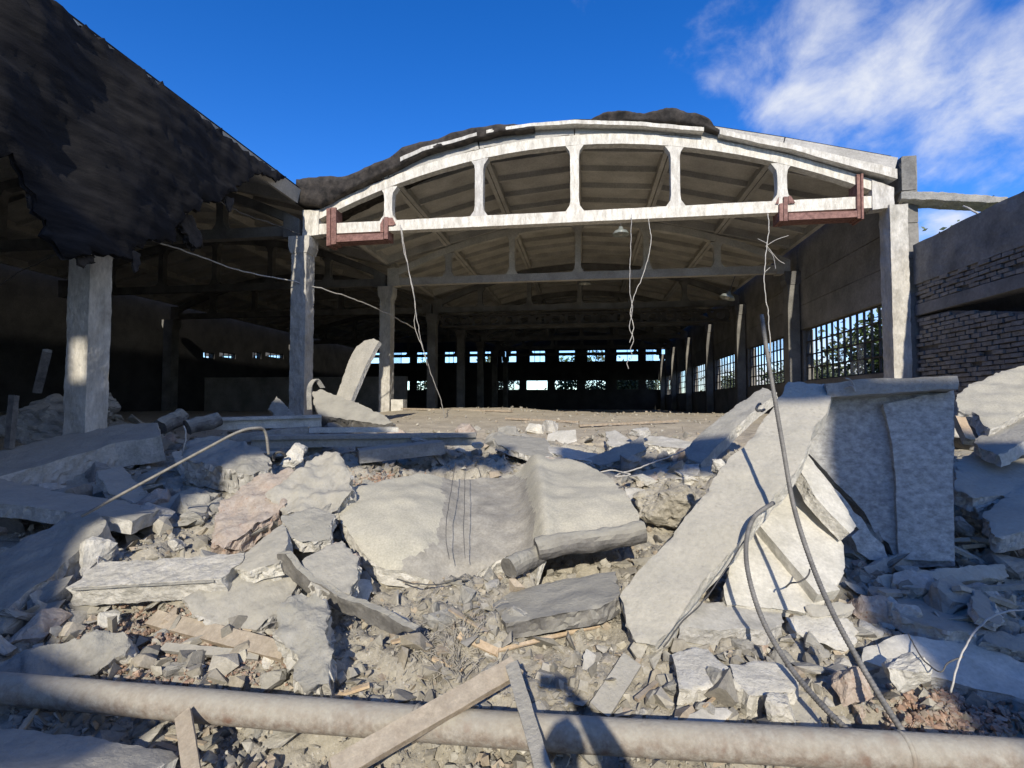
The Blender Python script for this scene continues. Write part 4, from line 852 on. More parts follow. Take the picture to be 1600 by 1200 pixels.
S('flat_beam', 'flat concrete beam lying below the pipe', C, [(-60, 1135), (60, 1140), (180, 1158), (270, 1172), (278, 1184), (240, 1200), (150, 1240), (-60, 1240)], [('g', -40, 1140, .10), ('g', 270, 1178, .10), ('g', 150, 1220, .10)], .10, edge=.008)
def plank(label, a, b, w, th, mt, up=(0, -.6, .8), jag=.02, cat='plank', name='plank'):
    a, b = Vector(a), Vector(b); m_ = MB().bar(a, b, w, th, up); v, f = subdiv_box(m_.v, m_.f, .06, .004, 12, int(a.x*50))
    d = (b-a).normalized(); o = []
    for p in v:
        p = Vector(p)
        if (p-b).dot(d) > -.01 or (p-a).dot(d) < .01: p = p+d*jag*noise.noise(p*40)
        o.append(p)
    return put(name, o, f, mt, label=label, cat=cat)
plank('long weathered plank leaning over the pipe', P(520, 1206, 2.0), P(806, 1042, 2.55), .095, .04, M['wood'])
plank('grey plank propped against the long weathered plank', P(800, 1040, 2.54), P(852, 1212, 1.95), .062, .028, M['concrete'])
plank('short flat stake standing in front of the pipe', P(286, 1116, 2.2), P(302, 1215, 1.95), .065, .02, M['wood'])
plank('stout timber lying on the gravel beside the tall block', PG(240, 984)+Vector((0, 0, .07)), PG(450, 1040)+Vector((0, 0, .07)), .1, .05, M['wood'])
plank('thin grey lath lying under the stout timber', PG(255, 1022)+Vector((0, 0, .04)), PG(405, 1034)+Vector((0, 0, .03)), .05, .03, M['concrete'])
plank('fresh splinter of wood lying in the dust', PG(764, 1036)+Vector((0, 0, .06)), PG(936, 990)+Vector((0, 0, .05)), .022, .014, M['palewood'])
plank('small reddish board among the dry fibres', PG(716, 1008)+Vector((0, 0, .06)), PG(778, 1036)+Vector((0, 0, .06)), .045, .02, M['palewood'])
plank('flat grey board lying behind the pipe', PG(988, 1046)+Vector((0, 0, .05)), PG(936, 1124)+Vector((0, 0, .04)), .11, .025, M['concrete'])
plank('broken wooden board at the corner below the pipe', P(-60, 1196, 2.05), P(118, 1206, 1.98), .09, .04, M['wood'])
plank('splintered wooden block beside the shaded slab corner', P(1498, 655, 5.7), P(1514, 690, 5.5), .08, .08, M['palewood'])
plank('dark broken post standing on the dusty heap', P(58, 612, 6.3), P(74, 548, 6.2), .1, .1, M['darkslab'], cat='post', name='broken_post')
plank('dark stake standing in shade beside the dusty heap', P(14, 700, 5.6), P(22, 618, 5.6), .1, .06, M['darkslab'], cat='post', name='stake')

# ------------------------------------------------------------------ steel bars, wires and cables
def rebar(label, pts, r=.011, n=None):
    c = curve(pts, 60); L = sum((c[i+1]-c[i]).length for i in range(len(c)-1)); k = int(L/.0055)
    d = np.cumsum([0]+[(c[i+1]-c[i]).length for i in range(len(c)-1)]); ss = np.linspace(0, d[-1], k); A = np.array([tuple(p) for p in c])
    q = np.stack([np.interp(ss, d, A[:, j]) for j in range(3)], 1)
    rad = [r*(1.14 if i % 3 == 0 else .96) for i in range(k)]
    m_ = MB().tube([Vector(p) for p in q], rad, 8); return put('rebar', m_.v, m_.f, M['rebar'], label=label, cat='rebar', smooth=True)
rebar('tall thick rebar rising high over the leaning plank', [P(1190, 492, 3.75), P(1200, 560, 3.7), P(1222, 690, 3.5), P(1240, 790, 3.35), P(1268, 880, 3.15), P(1305, 965, 2.9), P(1352, 1050, 2.7), P(1395, 1120, 2.55), P(1432, 1172, 2.45)], .0135)
rebar('thick curved rebar sweeping down beside the ribbed panel', [P(1208, 786, 3.62), P(1180, 806, 3.5), P(1167, 840, 3.38), P(1168, 890, 3.24), P(1188, 960, 3.05), P(1226, 1030, 2.85), P(1278, 1095, 2.62), P(1346, 1162, 2.4)], .0135)
rebar('thin straight rebar pointing out of the shaded beam end', [P(128, 806, 3.72), P(220, 756, 3.85), P(320, 702, 4.0), P(370, 676, 4.1), P(398, 669, 4.2), P(414, 674, 4.3), P(420, 710, 4.35)], .0125)
def wire(label, pts, r=.006, mt='wire', cat='wire', name='wire', sides=6, n=10):
    cu = curve([p if isinstance(p, Vector) else P(*p) for p in pts], n); cu = [q+noise.noise_vector(q*7)*r*1.6+noise.noise_vector(q*23)*r*.8 for q in cu]
    m_ = MB().tube(cu, r, sides); return put(name, m_.v, m_.f, M[mt], label=label, cat=cat, smooth=True)
wire('long pair of pale cables hanging from the truss by the red bracket', [(625, 352, 11.8), (632, 395, 11.8), (645, 450, 11.9), (652, 500, 12), (660, 540, 12.2), (672, 580, 12.5), (690, 630, 13), (697, 672, 13.4)], .011)
wire('thin pale cable beside the pair hanging near the red bracket', [(626, 352, 11.8), (640, 430, 11.85), (649, 478, 11.9), (648, 510, 12), (662, 548, 12.1), (668, 572, 12.3)], .008)
wire('pale cable hanging straight from the middle of the truss', [(987, 336, 11.8), (985, 400, 11.8), (984, 450, 11.8), (988, 485, 11.8), (983, 510, 11.8), (990, 530, 11.8), (985, 545, 11.8), (988, 558, 11.8), (980, 566, 11.8), (982, 576, 11.8)], .009)
wire('pale cable swinging aside from the middle of the truss', [(1013, 340, 11.8), (1017, 380, 11.8), (1006, 425, 11.8), (990, 465, 11.8), (985, 490, 11.8), (990, 512, 11.8), (984, 535, 11.8)], .009)
fr = wire('frayed cable with loose strands hanging near the corner bracket', [(1200, 334, 11.8), (1201, 360, 11.8), (1197, 395, 11.8), (1194, 440, 11.8), (1200, 490, 11.8), (1204, 540, 11.8), (1204, 600, 11.8)], .011)
for q in ([(1196, 385, 11.8), (1212, 375, 11.8), (1232, 368, 11.8)], [(1199, 385, 11.8), (1215, 405, 11.8), (1226, 412, 11.8)], [(1198, 380, 11.8), (1190, 376, 11.8), (1184, 373, 11.8)], [(1200, 390, 11.8), (1208, 400, 11.8), (1212, 420, 11.8)], [(1195, 425, 11.8), (1203, 418, 11.8)]):
    m_ = MB().tube(curve([P(*p) for p in q], 5), .006, 5); put('strand', m_.v, m_.f, M['wire'], fr)
wire('dark cable slung from the side hall to the column row', [(225, 372, 9.0), (300, 396, 9.8), (380, 424, 10.8), (460, 440, 11.7), (540, 463, 13), (600, 487, 14.5), (650, 515, 16.5)], .016, 'wire', 'cable', 'slung_cable')
wire('thin dark cable hanging from the torn felt to the truss end', [(342, 315, 9.5), (380, 334, 10.5), (420, 348, 11.2), (470, 366, 11.7)], .014, 'darkwire', 'cable', 'slung_cable')
wire('thin cable hanging in the dark side hall', [(0, 445, 8), (30, 425, 8), (60, 412, 8), (85, 398, 8)], .009, 'darkwire', 'cable', 'slung_cable')
wire('bent wire arching over the long pale slab', [(1484, 1082, 2.7), (1492, 1055, 2.72), (1508, 1012, 2.8), (1530, 980, 2.85), (1565, 958, 2.9), (1640, 948, 2.95)], .0045)
wire('thin dark wire lying along the long pale slab', [(1418, 990, 3.02), (1432, 1015, 2.88), (1447, 1035, 2.8), (1468, 1050, 2.72), (1482, 1036, 2.75), (1505, 1026, 2.78)], .0035, 'darkwire')
wire('pale wire standing by the white round chunk', [(138, 816, 3.9), (150, 850, 3.6), (154, 875, 3.4), (156, 900, 3.25)], .006)
wire('pale wire looped on the pile beside the bent slab', [(938, 738, 5.6), (960, 735, 5.6), (985, 742, 5.5), (960, 744, 5.5), (1000, 730, 5.8), (1050, 712, 6.2), (1075, 700, 6.5)], .008)
wire('pale wire loops sticking out of the gravel below the flat beam', [(110, 1200, 2.05), (125, 1186, 2.05), (150, 1182, 2.05), (162, 1200, 2.02), (150, 1215, 2.0)], .006)
wire('thin pale wire standing behind the thin rebar', [(284, 712, 5.2), (290, 690, 5.2), (291, 676, 5.2), (287, 665, 5.2)], .009)
wire('steel hook on the white lump', [(446, 712, 4.5), (436, 706, 4.45), (428, 710, 4.45), (427, 720, 4.45)], .012, 'darkwire')
wire('dark wires hanging over the bent slab', [(712, 722, 5.3), (706, 760, 4.5), (698, 810, 3.95), (697, 845, 3.75), (702, 874, 3.65)], .0028, 'darkwire')
wire('thin dark wire dangling over the crease of the bent slab', [(727, 720, 5.3), (726, 780, 4.25), (724, 830, 3.85), (727, 872, 3.68)], .0028, 'darkwire')
wire('rusty wire bow lying on the dust below the bent slab', [(620, 905, 3.5), (650, 913, 3.45), (690, 912, 3.45), (725, 900, 3.5)], .005, 'darkwire')
wire('curved steel ring at the edge of the leaning plank', [(1190, 630, 4.9), (1182, 634, 4.8), (1184, 642, 4.8), (1196, 640, 4.9)], .012, 'rebar')
wire('thin bent wire hooked on the ribbed panel', [(1228, 918, 3.4), (1235, 912, 3.38), (1250, 908, 3.38), (1262, 900, 3.4), (1266, 890, 3.45)], .005, 'darkwire')
wire('thin rod leaning on the lower end of the long plank', [(1036, 1012, 2.9), (1060, 980, 2.95), (1110, 925, 3.15), (1168, 838, 3.45)], .004, 'darkwire')
wire('bare rod crossing the parapet of the annex', [(1506, 322, 10.6), (1560, 350, 10.0), (1640, 398, 9.0)], .018, 'wire', 'rod', 'steel_rod')
wire('pale twist of wire on the top of the leaning plank', [(1318, 608, 4.6), (1330, 604, 4.55), (1336, 612, 4.55), (1330, 596, 4.55), (1322, 592, 4.55)], .006)

# ------------------------------------------------------------------ unseen walls and beams added behind the camera to block the sun
def back(px, py, Y, yo):
    p = P(px, py, Y); t = (p.y-yo)/SUN_DIR.y; return p-SUN_DIR*t
def sun_blocker(name, label, pts, yo, th=.35):  # unseen wall added as a sun blocker, outlined from shadow edges
    m_ = MB().prism([(p.x, yo, p.z) for p in pts], (0, -th, 0)); v, f = subdiv_box(m_.v, m_.f, .35, .04, 2, 5)
    put(name, v, f, M['wall'], label=label, cat='wall')
yo = -9.0
rt = [back(1580, 1160, 2.45, yo), back(1565, 1110, 2.75, yo), back(1520, 1055, 2.8, yo), back(1478, 992, 3.1, yo), back(1400, 965, 3.4, yo), back(1318, 930, 3.75, yo), back(1312, 850, 4.15, yo), back(1296, 760, 4.65, yo), back(1290, 690, 4.72, yo), back(1300, 600, 4.75, yo), back(1500, 583, 4.45, yo), back(1500, 570, 4.9, yo)]
rt = [Vector((rt[0].x, yo, -.5))]+rt+[Vector((5.3, yo, rt[-1].z-.6)), Vector((6.4, yo, 7.6)), Vector((6.4, yo, -.5))]
sun_blocker('sun_blocker_wall', 'added jagged sun blocker standing on the annex side', rt, yo)  # added out of view, shaped to shade the right-hand rubble
lf = [back(215, 1125, 2.2, yo), back(70, 1058, 2.3, yo), back(100, 1000, 2.85, yo), back(112, 950, 3.1, yo), back(100, 880, 3.3, yo), back(160, 826, 3.9, yo), back(262, 800, 4.4, yo), back(330, 745, 4.9, yo), back(400, 700, 5.4, yo), back(560, 702, 6.4, yo), back(700, 700, 6.6, yo), back(740, 676, 7.2, yo), back(620, 668, 8.2, yo)]
XS = -5.8                                                          # the added taller pier, slotted for a strip of sun, stands beyond this line
lf = [Vector((lf[1].x-.5, yo, -.5)), Vector((lf[1].x-.5, yo, lf[0].z-.25))]+[Vector(p) for p in lf]+[back(480, 640, 10, yo)]
lf[-1].x = max(lf[-1].x, XS+.3)
sun_blocker('sun_blocker_wall', 'added stepped sun blocker standing on the side hall side', lf+[Vector((XS, yo, lf[-1].z+.2)), Vector((XS, yo, -.5))], yo)  # added out of view, shaped to shade the left-hand rubble
h0, h1 = back(117, 515, 6.27, yo), back(139, 596, 6.27, yo)
b = MB(); cells(-8.6, XS-.004, -.5, 13.0, [(h0.x, h1.x, h1.z, h0.z)], lambda a, z, r: (a, yo-r, z), .35, b)
b.put('sun_blocker_pier', M['wall'], label='added tall sun blocker with a narrow slot beside the side hall', cat='wall')  # added out of view; its slot lets a sunlit strip onto the near column
for xa, xb, lb in ((-5.2, -.25, 'added sun blocking beam beside the stepped blocker'), (.35, 2.9, 'added sun blocking beam beside the jagged blocker')):
    v, f = subdiv_box(boxv(xa+.25, xb+.25, yo-.3, yo-.004, 6.7+.536*4.2, 7.32+.536*4.2), BF, .2, .05, 2.5, 6); put('sun_blocker_beam', v, f, M['wall'], label=lb, cat='beam')  # added out of view to cast the shadow band behind the bent slab
put('sun_blocker_end_wall', *(lambda b: (b.v, b.f))(MB().box(2*XL-XR-.7, XL-2.6, -10.8, -10.4, -.4, 8.2)), M['darkwall'], label='added dark wall keeping the sun out of the side hall', cat='wall')  # added out of view so that no sunlight enters the side hall

# ------------------------------------------------------------------ loose rubble
LIB = [rock(100+i, (1, 1, 1), 9+i % 4, 0, 0, .5) for i in range(14)]
FLAT = [rock(140+i, (1, 1, .28), 10, 0, 0, .75) for i in range(10)]
def scatter(name, label, spots, mt, lib, flat=.35, cat='rubble', tints=((1, 1, 1),)):
    V = []; F = []; T = []; n = 0
    for x, y, s in spots:
        v, f = random.choice(FLAT if random.random() < flat else lib)
        q = np.array(Matrix.Rotation(random.uniform(0, 6.28), 3, Vector((random.gauss(0, 1), random.gauss(0, 1), random.gauss(0, 1.5)))))
        sc_ = np.array([random.uniform(.7, 1.3), random.uniform(.7, 1.2), random.uniform(.6, 1.1)])*s
        w = (v*sc_) @ q.T+np.array([x, y, G(x, y)+s*.18]); V.append(w); F += [tuple(i+n for i in t) for t in f]; n += len(w)
        c = random.choice(tints); k = random.uniform(.8, 1.2); T.append(np.tile([c[0]*k, c[1]*k, c[2]*k, 1], (len(w), 1)))
    o = put(name, np.concatenate(V), F, mt, label=label, cat=cat, kind='stuff', origin=(0, 0, 0))
    at = o.data.color_attributes.new('tint', 'FLOAT_COLOR', 'POINT'); at.data.foreach_set('color', np.concatenate(T).astype(np.float32).ravel())
    return o
GREYS = ((1, 1, 1), (.95, .95, .95), (.9, .89, .87), (.82, .81, .8), (1.15, 1.14, 1.1), (1.02, .97, .9), (.68, .68, .68), (1.0, .9, .82))
REDS = ((.95, .70, .58), (1.0, .80, .69), (.8, .6, .5), (1.05, .98, .9), (.85, .81, .76), (1.1, .92, .8), (.66, .53, .46), (.9, .86, .8))
def wedge(n, y0, y1, s0, s1, p=1.6):
    out = []
    while len(out) < n:
        y = y0*(y1/y0)**random.random(); x = random.uniform(-1.25, 1.05)*y*1.02
        if fbm(x, y+3, 1.6) < -.28 and random.random() < .6: continue
        out.append((x, y, s0*(s1/s0)**(random.random()**p)))
    return out
scatter('rubble', 'fine grey concrete crumbs strewn over the ground', wedge(24000, 2.0, 5.2, .007, .03), M['frag'], LIB, .3, tints=GREYS)
scatter('rubble', 'small broken bits of concrete strewn over the pile', wedge(9500, 2.0, 8.5, .03, .09, 2.0), M['frag'], LIB, .45, tints=GREYS)
scatter('rubble', 'hand sized broken bits of concrete all over the pile', wedge(1500, 2.6, 10.5, .085, .2, 1.8), M['frag'], LIB, .55, tints=GREYS)
def patch(n, px0, px1, py0, py1, s0, s1):
    out = []
    for _ in range(n):
        p = PG(random.gauss((px0+px1)/2, (px1-px0)/4), random.gauss((py0+py1)/2, (py1-py0)/4)); out.append((p.x, p.y, random.uniform(s0, s1)))
    return out
scatter('gravel', 'reddish crushed stones spread around the stout timber', patch(2600, 110, 430, 945, 1075, .014, .034), M['pebble'], LIB, .1, 'gravel', REDS)
scatter('gravel', 'reddish crushed stones spilled below the long pale slab', patch(1000, 1400, 1600, 1070, 1160, .016, .045), M['pebble'], LIB, .1, 'gravel', REDS)
scatter('gravel', 'reddish crumbs spilled along the upper edge of the bent slab', patch(300, 555, 640, 742, 770, .02, .05), M['pebble'], LIB, .2, 'gravel', REDS)
# single chunks and plates big enough to pick out
ROCKS = []
for i in range(12):
    v, f = rock(300+i, (1, .9, .75), 15, 2, .06, .5); me = bpy.data.meshes.new('concrete_chunk'); me.from_pydata(v.tolist(), [], f); ROCKS.append(me)
PLATES = []
for i in range(10):
    v, f = rock(340+i, (1.2, .9, .26), 14, 2, .035, .85); me = bpy.data.meshes.new('concrete_plate'); me.from_pydata(v.tolist(), [], f); PLATES.append(me)
KINDS = [('concrete_chunk', ROCKS, 'grey', 'rough grey concrete chunk lying loose in the rubble', 'chunk', 'grey chunks in the rubble'),
         ('concrete_chunk', ROCKS, 'fresh', 'pale freshly broken concrete chunk lying loose in the rubble', 'chunk', 'pale chunks in the rubble'),
         ('mortar_lump', ROCKS, 'aggregate', 'pinkish lump of brick mortar lying loose in the rubble', 'lump', 'pink mortar lumps in the rubble'),
         ('concrete_plate', PLATES, 'concrete', 'dusty flat piece of broken slab lying loose in the rubble', 'plate', 'flat slab pieces in the rubble'),
         ('concrete_plate', PLATES, 'darkslab', 'dark flat piece of roofing slab lying loose in the rubble', 'plate', 'dark slab pieces in the rubble'),
         ('concrete_plate', PLATES, 'white', 'whitewashed flat slab piece lying loose in the rubble', 'plate', 'whitewashed slab pieces in the rubble')]
lib = {}
for ki, kd in enumerate(KINDS):
    for i, me in enumerate(kd[1]):
        c = me.copy(); c.materials.append(M[kd[2]]); lib[ki, i] = c
rr = random.Random(11)
AREAS = [((250, 600), (690, 960), 52), ((0, 340), (660, 830), 52), ((1330, 1600), (680, 1010), 62), ((380, 760), (655, 730), 30), ((760, 1110), (670, 760), 26), ((1000, 1420), (950, 1130), 34), ((0, 450), (930, 1190), 40), ((560, 1000), (880, 1190), 26), ((980, 1120), (730, 900), 18), ((0, 300), (620, 680), 14)]
WHERE = ['on the pile beside the bent slab', 'in shade around the fallen beams', 'in the shaded heap by the upright wall piece', 'around the long flanged beam', 'behind the bent slab', 'around the foot of the leaning plank', 'around the reddish gravel by the pipe', 'in the dust below the bent slab', 'on the bank beside the leaning plank', 'beside the patched column']
for ((xa, xb), (ya, yb), n), wh_ in zip(AREAS, WHERE):
    for _ in range(n):
        px, py = rr.uniform(xa, xb), rr.uniform(ya, yb); p = PG(px, py)
        if p.y > 13: continue
        ki = rr.choices(range(6), (26, 16, 10, 28, 14, 8))[0]; kd = KINDS[ki]; i = rr.randrange(len(kd[1]))
        s = (p-EYE).length/FPX*rr.uniform(16, 58)*(.75 if py > 1000 else 1); s = max(.07, min(.5, s))
        o = link(kd[0], lib[ki, i], p+Vector((0, 0, s*.12)), None, kd[3].replace('lying loose in the rubble', wh_), kd[4], kd[5].replace('in the rubble', wh_))
        o.scale = (s*rr.uniform(.8, 1.25), s*rr.uniform(.8, 1.25), s*rr.uniform(.75, 1.2)); o.rotation_euler = (rr.gauss(0, .4), rr.gauss(0, .4), rr.uniform(0, 6.28))
# long sticks of debris in the shaded heap and by the beams
for _ in range(16):
    px, py = rr.choice([(rr.uniform(1400, 1600), rr.uniform(840, 960)), (rr.uniform(20, 260), rr.uniform(690, 830))]); p = PG(px, py); a = rr.gauss(.1, .5); L = rr.uniform(.25, .6)
    m_ = MB().bar((-L/2, 0, 0), (L/2, 0, rr.uniform(-.1, .1)), .05, .03); o = put('lath', m_.v, m_.f, M['concrete'], label='short dusty lath lying among the shaded debris', cat='lath', group='laths in the shaded debris', origin=(0, 0, 0))
    o.location = p+Vector((0, 0, .06)); o.rotation_euler = (rr.gauss(0, .3), rr.gauss(0, .25), a)
# dry fibres
# crumbs and laths on the sand inside
scatter('rubble', 'small bits of concrete and dust lumps strewn on the sand', [(random.uniform(-6, 6), random.uniform(8.5, 21), random.uniform(.02, .1)) for _ in range(700)], M['frag'], LIB, .4, tints=GREYS)
for i, (a, b_, lb) in enumerate(((P(628, 643, 17), P(800, 661, 15), 'long thin batten lying on the sand at the edge of the shade'), (P(905, 676, 11.5), P(1060, 671, 12.2), 'straight pale batten lying on the sand before the dark floor'), (P(790, 664, 13), P(905, 672, 12.4), 'thin batten lying on the sand between two others'))):
    for q_ in (a, b_): q_.z = G(q_.x, q_.y)+.05
    plank(lb, a, b_, .08, .05, M['wood'], (0, 0, 1), cat='batten', name='batten')
# thin bent rods sticking out of the broken pieces
for _ in range(26):
    xa, xb, ya, yb = rr.choice([(260, 560, 690, 900), (1000, 1420, 960, 1120), (0, 300, 680, 900), (760, 1100, 690, 800), (1350, 1600, 720, 980)]); p = PG(rr.uniform(xa, xb), rr.uniform(ya, yb)); L = rr.uniform(.12, .4)
    q = [p-Vector((0, 0, .05))]
    for k in range(4): q.append(q[-1]+Vector((rr.gauss(0, .5), rr.gauss(0, .3), rr.gauss(.45, .5)))*L*.4)
    m_ = MB().tube(curve(q, 5), .0035, 5); put('bent_rod', m_.v, m_.f, M[rr.choice(['rebar', 'rust', 'darkwire'])], label='thin bent steel rod sticking out of the rubble', cat='rod', group='thin bent rods in the rubble')
for _ in range(24):
    xa, xb, ya, yb = rr.choice([(200, 560, 900, 1190), (560, 1000, 900, 1060), (1000, 1400, 1000, 1130), (0, 300, 1110, 1190)]); p = PG(rr.uniform(xa, xb), rr.uniform(ya, yb)); L = rr.uniform(.08, .3); a = rr.uniform(0, 3.1)
    d = Vector((math.cos(a), math.sin(a), rr.gauss(0, .2)))*L/2; m_ = MB().bar(p-d+Vector((0, 0, .03)), p+d+Vector((0, 0, .03)), rr.uniform(.012, .04), rr.uniform(.008, .018)); put('wood_splinter', m_.v, m_.f, M[rr.choice(['wood', 'palewood', 'wood'])], label='small splinter of wood lying in the dust', cat='splinter', group='wood splinters in the dust')
m_ = MB()
for _ in range(520):
    p = PG(rr.gauss(700, 34), rr.gauss(1030, 28)); a = rr.gauss(1.9, .7); L = rr.uniform(.04, .16); d = Vector((math.cos(a)*L, math.sin(a)*L, rr.uniform(-.02, .05)))
    q = p+Vector((0, 0, rr.uniform(.01, .06))); m_.tube([q, q+d*.5+Vector((0, 0, rr.uniform(0, .02))), q+d], rr.uniform(.0012, .0026), 4)
put('dry_fibres', m_.v, m_.f, M['straw'], label='tuft of dry grey fibres spilled in the dust', cat='fibres', kind='stuff', origin=(0, 0, 0))

# ------------------------------------------------------------------ trees beyond the walls
def tree(x, y, h, r, label, seed, leaf='leaf', n=2600, z0=.2, ls=.16, group='trees beyond the hall'):
    rd = np.random.default_rng(seed); t = empty('tree', (x, y, z0), label, 'tree', group); rr2 = random.Random(seed)
    m_ = MB(); top = Vector((x+rr2.uniform(-.4, .4), y, z0+h*.8)); tr = curve([Vector((x, y, z0-.2)), Vector((x+rr2.uniform(-.2, .2), y, z0+h*.35)), top], 6)
    m_.tube(tr, list(np.linspace(.16, .03, len(tr))), 8); cl = []
    for k in range(11):
        s = tr[rr2.randrange(3, len(tr))]; a = rr2.uniform(0, 6.28); e = s+Vector((math.cos(a)*r*rr2.uniform(.4, .9), math.sin(a)*r*rr2.uniform(.4, .9), rr2.uniform(.2, .35)*h*.6))
        mid = s.lerp(e, .5)+Vector((0, 0, .15)); b = curve([s, mid, e], 4); m_.tube(b, list(np.linspace(.05, .012, len(b))), 5); cl += [mid, e, e]
    put('trunk', m_.v, m_.f, M['bark'], t)
    cl.append(top); c = np.array([tuple(p) for p in cl]); pick = rd.integers(0, len(c), n); pos = c[pick]+rd.normal(0, 1, (n, 3))*np.array([r*.26, r*.26, h*.085])
    low = n//4; pos[:low, 2] = z0+rd.uniform(.2, h*.45, low); pos[:low, :2] = np.array([x, y])+rd.normal(0, r*.45, (low, 2))
    if x > 7.5: pos[:, 0] = np.maximum(pos[:, 0], 7.55+rd.uniform(0, .5, n))
    u = rd.normal(0, 1, (n, 3)); u /= np.linalg.norm(u, axis=1)[:, None]; w = np.cross(u, rd.normal(0, 1, (n, 3))); w /= np.linalg.norm(w, axis=1)[:, None]
    s = ls*rd.uniform(.6, 1.2, (n, 1)); V = np.stack([pos-u*s, pos+w*s*.45, pos+u*s, pos-w*s*.45], 1).reshape(-1, 3)
    put('crown', V, [(4*i, 4*i+1, 4*i+2, 4*i+3) for i in range(n)], M[leaf], t)
k = 0
spots = [(9.5, 13.5, 4.6, 1.9, 'leaf'), (10.2, 16.6, 4.4, 2.0, 'leaf'), (11.0, 20.5, 3.9, 1.8, 'leaf2'), (10.5, 25.0, 3.4, 1.8, 'leaf2'), (11.5, 31.0, 3.4, 1.9, 'leaf'), (10.5, 38.0, 3.3, 1.9, 'leaf2')]
near = ['leafy dark green tree seen through the first barred window', 'dark green tree between the first and second barred windows', 'grey green tree seen through the second barred window', 'grey green tree seen through the third barred window', 'green tree seen through the fourth barred window', 'pale tree seen through the last barred window']
for (x, y, h, r, lf_), lb in zip(spots, near): tree(x, y, h, r, lb, 50+k, lf_, 5200 if k < 2 else 3000, ls=.13); k += 1
tree(9.6, 16.0, 6.0, 1.1, 'slender tree showing its top above the rendered parapet', 77, 'leaf2', 900, ls=.1)
for x, h, lb in ((-1.5, 6.0, 'tree behind the far wall filling the middle windows'), (1.2, 6.4, 'tall tree behind the far wall beside the middle windows'), (5.5, 4.6, 'low tree behind the far wall near the windowed side'), (-9.0, 5.6, 'tree behind the far wall of the row of columns'), (-17.5, 5.4, 'tree behind the far wall of the side hall'), (3.6, 4.2, 'bushy low tree behind the far wall between taller ones')):
    tree(x, YB+6+abs(x)*.2, h, 2.2, lb, 90+k, 'leaf2' if k % 2 else 'leaf', 2600, .3, .2); k += 1

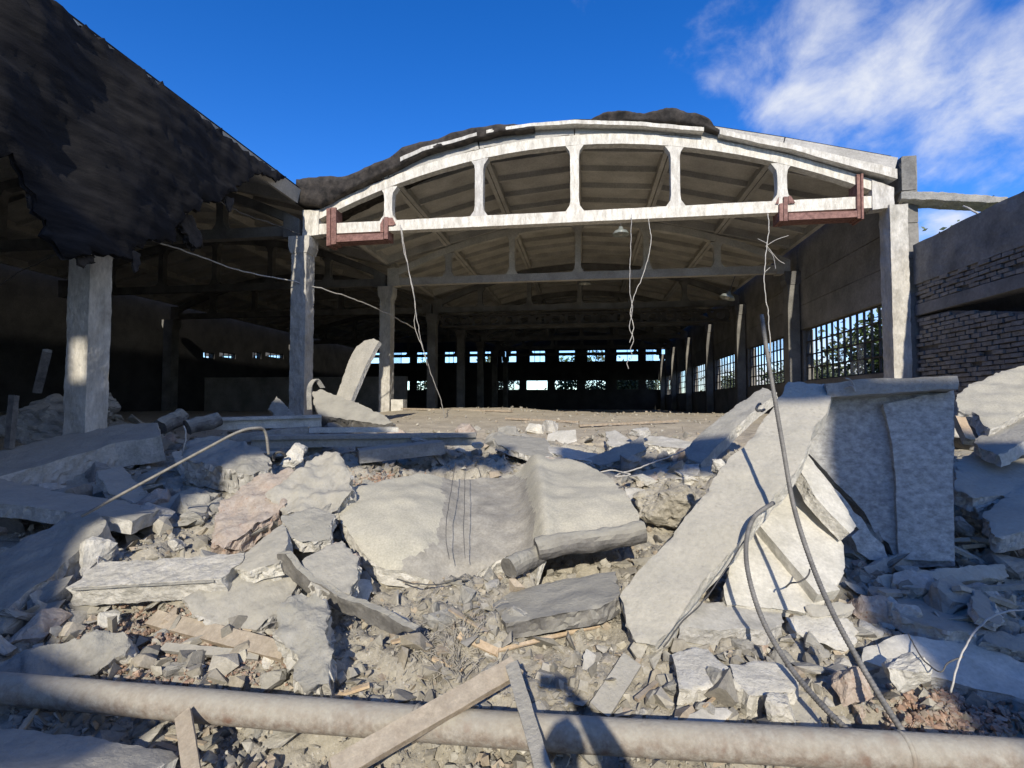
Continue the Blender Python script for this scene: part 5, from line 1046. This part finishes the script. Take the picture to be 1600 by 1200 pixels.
# ------------------------------------------------------------------ the photographer, whose shadow falls on the rubble
def person():
    z0 = G(.12, -.5); me = bpy.data.meshes.new('person')
    J = {'pel': (.14, -.52, .88, .15), 'wai': (.13, -.51, 1.02, .135), 'che': (.12, -.49, 1.22, .155), 'nec': (.10, -.47, 1.39, .06), 'chin': (.075, -.43, 1.46, .055), 'hed': (.07, -.41, 1.54, .108), 'top': (.07, -.42, 1.61, .07),
         'rs': (.29, -.47, 1.33, .095), 're': (.34, -.22, 1.27, .08), 'rw': (.17, -.085, 1.47, .056), 'rh': (.12, -.06, 1.545, .036),
         'ls': (-.06, -.49, 1.31, .07), 'le': (-.10, -.45, 1.04, .052), 'lw': (-.06, -.36, .82, .036), 'lh': (-.05, -.33, .74, .034),
         'rhip': (.23, -.52, .82, .10), 'rk': (.25, -.47, .45, .07), 'ra': (.25, -.5, z0+.09, .05), 'rt': (.27, -.32, z0+.04, .045),
         'lhip': (.05, -.52, .82, .10), 'lk': (.02, -.49, .45, .07), 'la': (.0, -.52, z0+.09, .05), 'lt': (-.02, -.34, z0+.04, .045)}
    f0 = Vector(J['rh'][:3]); fingers = []
    for i in range(4):
        a = 'f%da' % i; b = 'f%db' % i; c = 'f%dc' % i; zz = 1.565-.02*i; le = (.055, .065, .062, .05)[i]
        J[a] = (.105, -.045, zz, .0095); J[b] = (.105-.01, -.02+.0, zz+.002, .009); J[c] = (.095-le*.6, -.012, zz, .008); fingers.append((a, b, c))
    J['ta'] = (.10, -.055, 1.535, .011); J['tb'] = (.075, -.06, 1.53, .0095); J['tc'] = (.045, -.055, 1.535, .0085)
    for i in range(4):
        J['g%da' % i] = (-.05+(i-1.5)*.006, -.30+(i-1.5)*.02, .70, .0095); J['g%db' % i] = (-.045, -.285+(i-1.5)*.02, .645+abs(i-1.5)*.008, .008)
    J['ua'] = (-.03, -.31, .715, .011); J['ub'] = (-.01, -.285, .68, .009)
    Ed = [('pel', 'wai'), ('wai', 'che'), ('che', 'nec'), ('nec', 'chin'), ('chin', 'hed'), ('hed', 'top'), ('che', 'rs'), ('rs', 're'), ('re', 'rw'), ('rw', 'rh'), ('che', 'ls'), ('ls', 'le'), ('le', 'lw'), ('lw', 'lh'),
          ('pel', 'rhip'), ('rhip', 'rk'), ('rk', 'ra'), ('ra', 'rt'), ('pel', 'lhip'), ('lhip', 'lk'), ('lk', 'la'), ('la', 'lt'), ('rh', 'ta'), ('ta', 'tb'), ('tb', 'tc'), ('lh', 'ua'), ('ua', 'ub')]
    for a, b, c in fingers: Ed += [('rh', a), (a, b), (b, c)]
    for i in range(4): Ed += [('lh', 'g%da' % i), ('g%da' % i, 'g%db' % i)]
    ks = list(J); me.from_pydata([J[k_][:3] for k_ in ks], [(ks.index(a), ks.index(b)) for a, b in Ed], [])
    o = bpy.data.objects.new('person', me); col.objects.link(o)
    bm = bmesh.new(); bm.from_mesh(me); ly = bm.verts.layers.skin.verify(); bm.verts.ensure_lookup_table()
    for i, k_ in enumerate(ks): bm.verts[i][ly].radius = (J[k_][3],)*2; bm.verts[i][ly].use_root = (k_ == 'pel')
    bm.to_mesh(me); bm.free()
    o.modifiers.new('skin', 'SKIN'); sd = o.modifiers.new('sub', 'SUBSURF'); sd.levels = 1; sd.render_levels = 1
    dg = bpy.context.evaluated_depsgraph_get(); ev = o.evaluated_get(dg); m2 = bpy.data.meshes.new_from_object(ev); o.modifiers.clear(); o.data = m2
    m2.materials.clear(); m2.materials.append(M['cloth']); m2.materials.append(M['skin'])
    for p in m2.polygons:
        c = p.center; p.use_smooth = True
        p.material_index = 1 if (c.z > 1.39 and c.y > -.6 and abs(c.x-.07) < .14) or (c.y > -.1 and c.z > 1.4) or (c.z < .8 and c.z > .6 and c.x < -.02 and c.y > -.4) else 0
    tag(o, 'person in dark clothes holding a phone up with one hand', 'person')
    v, f = rock(5, (.215, .225, .2), 40, 1, .01, .1); put('hair', [Vector(q)+Vector((.07, -.445, 1.565)) for q in v], f, M['hair'], o, smooth=True)
    m_ = MB().box(-.08, .08, -.034, -.026, 1.56, 1.64); m_.put('phone', M['phone'], label='black phone held level in one hand', cat='phone')
person()
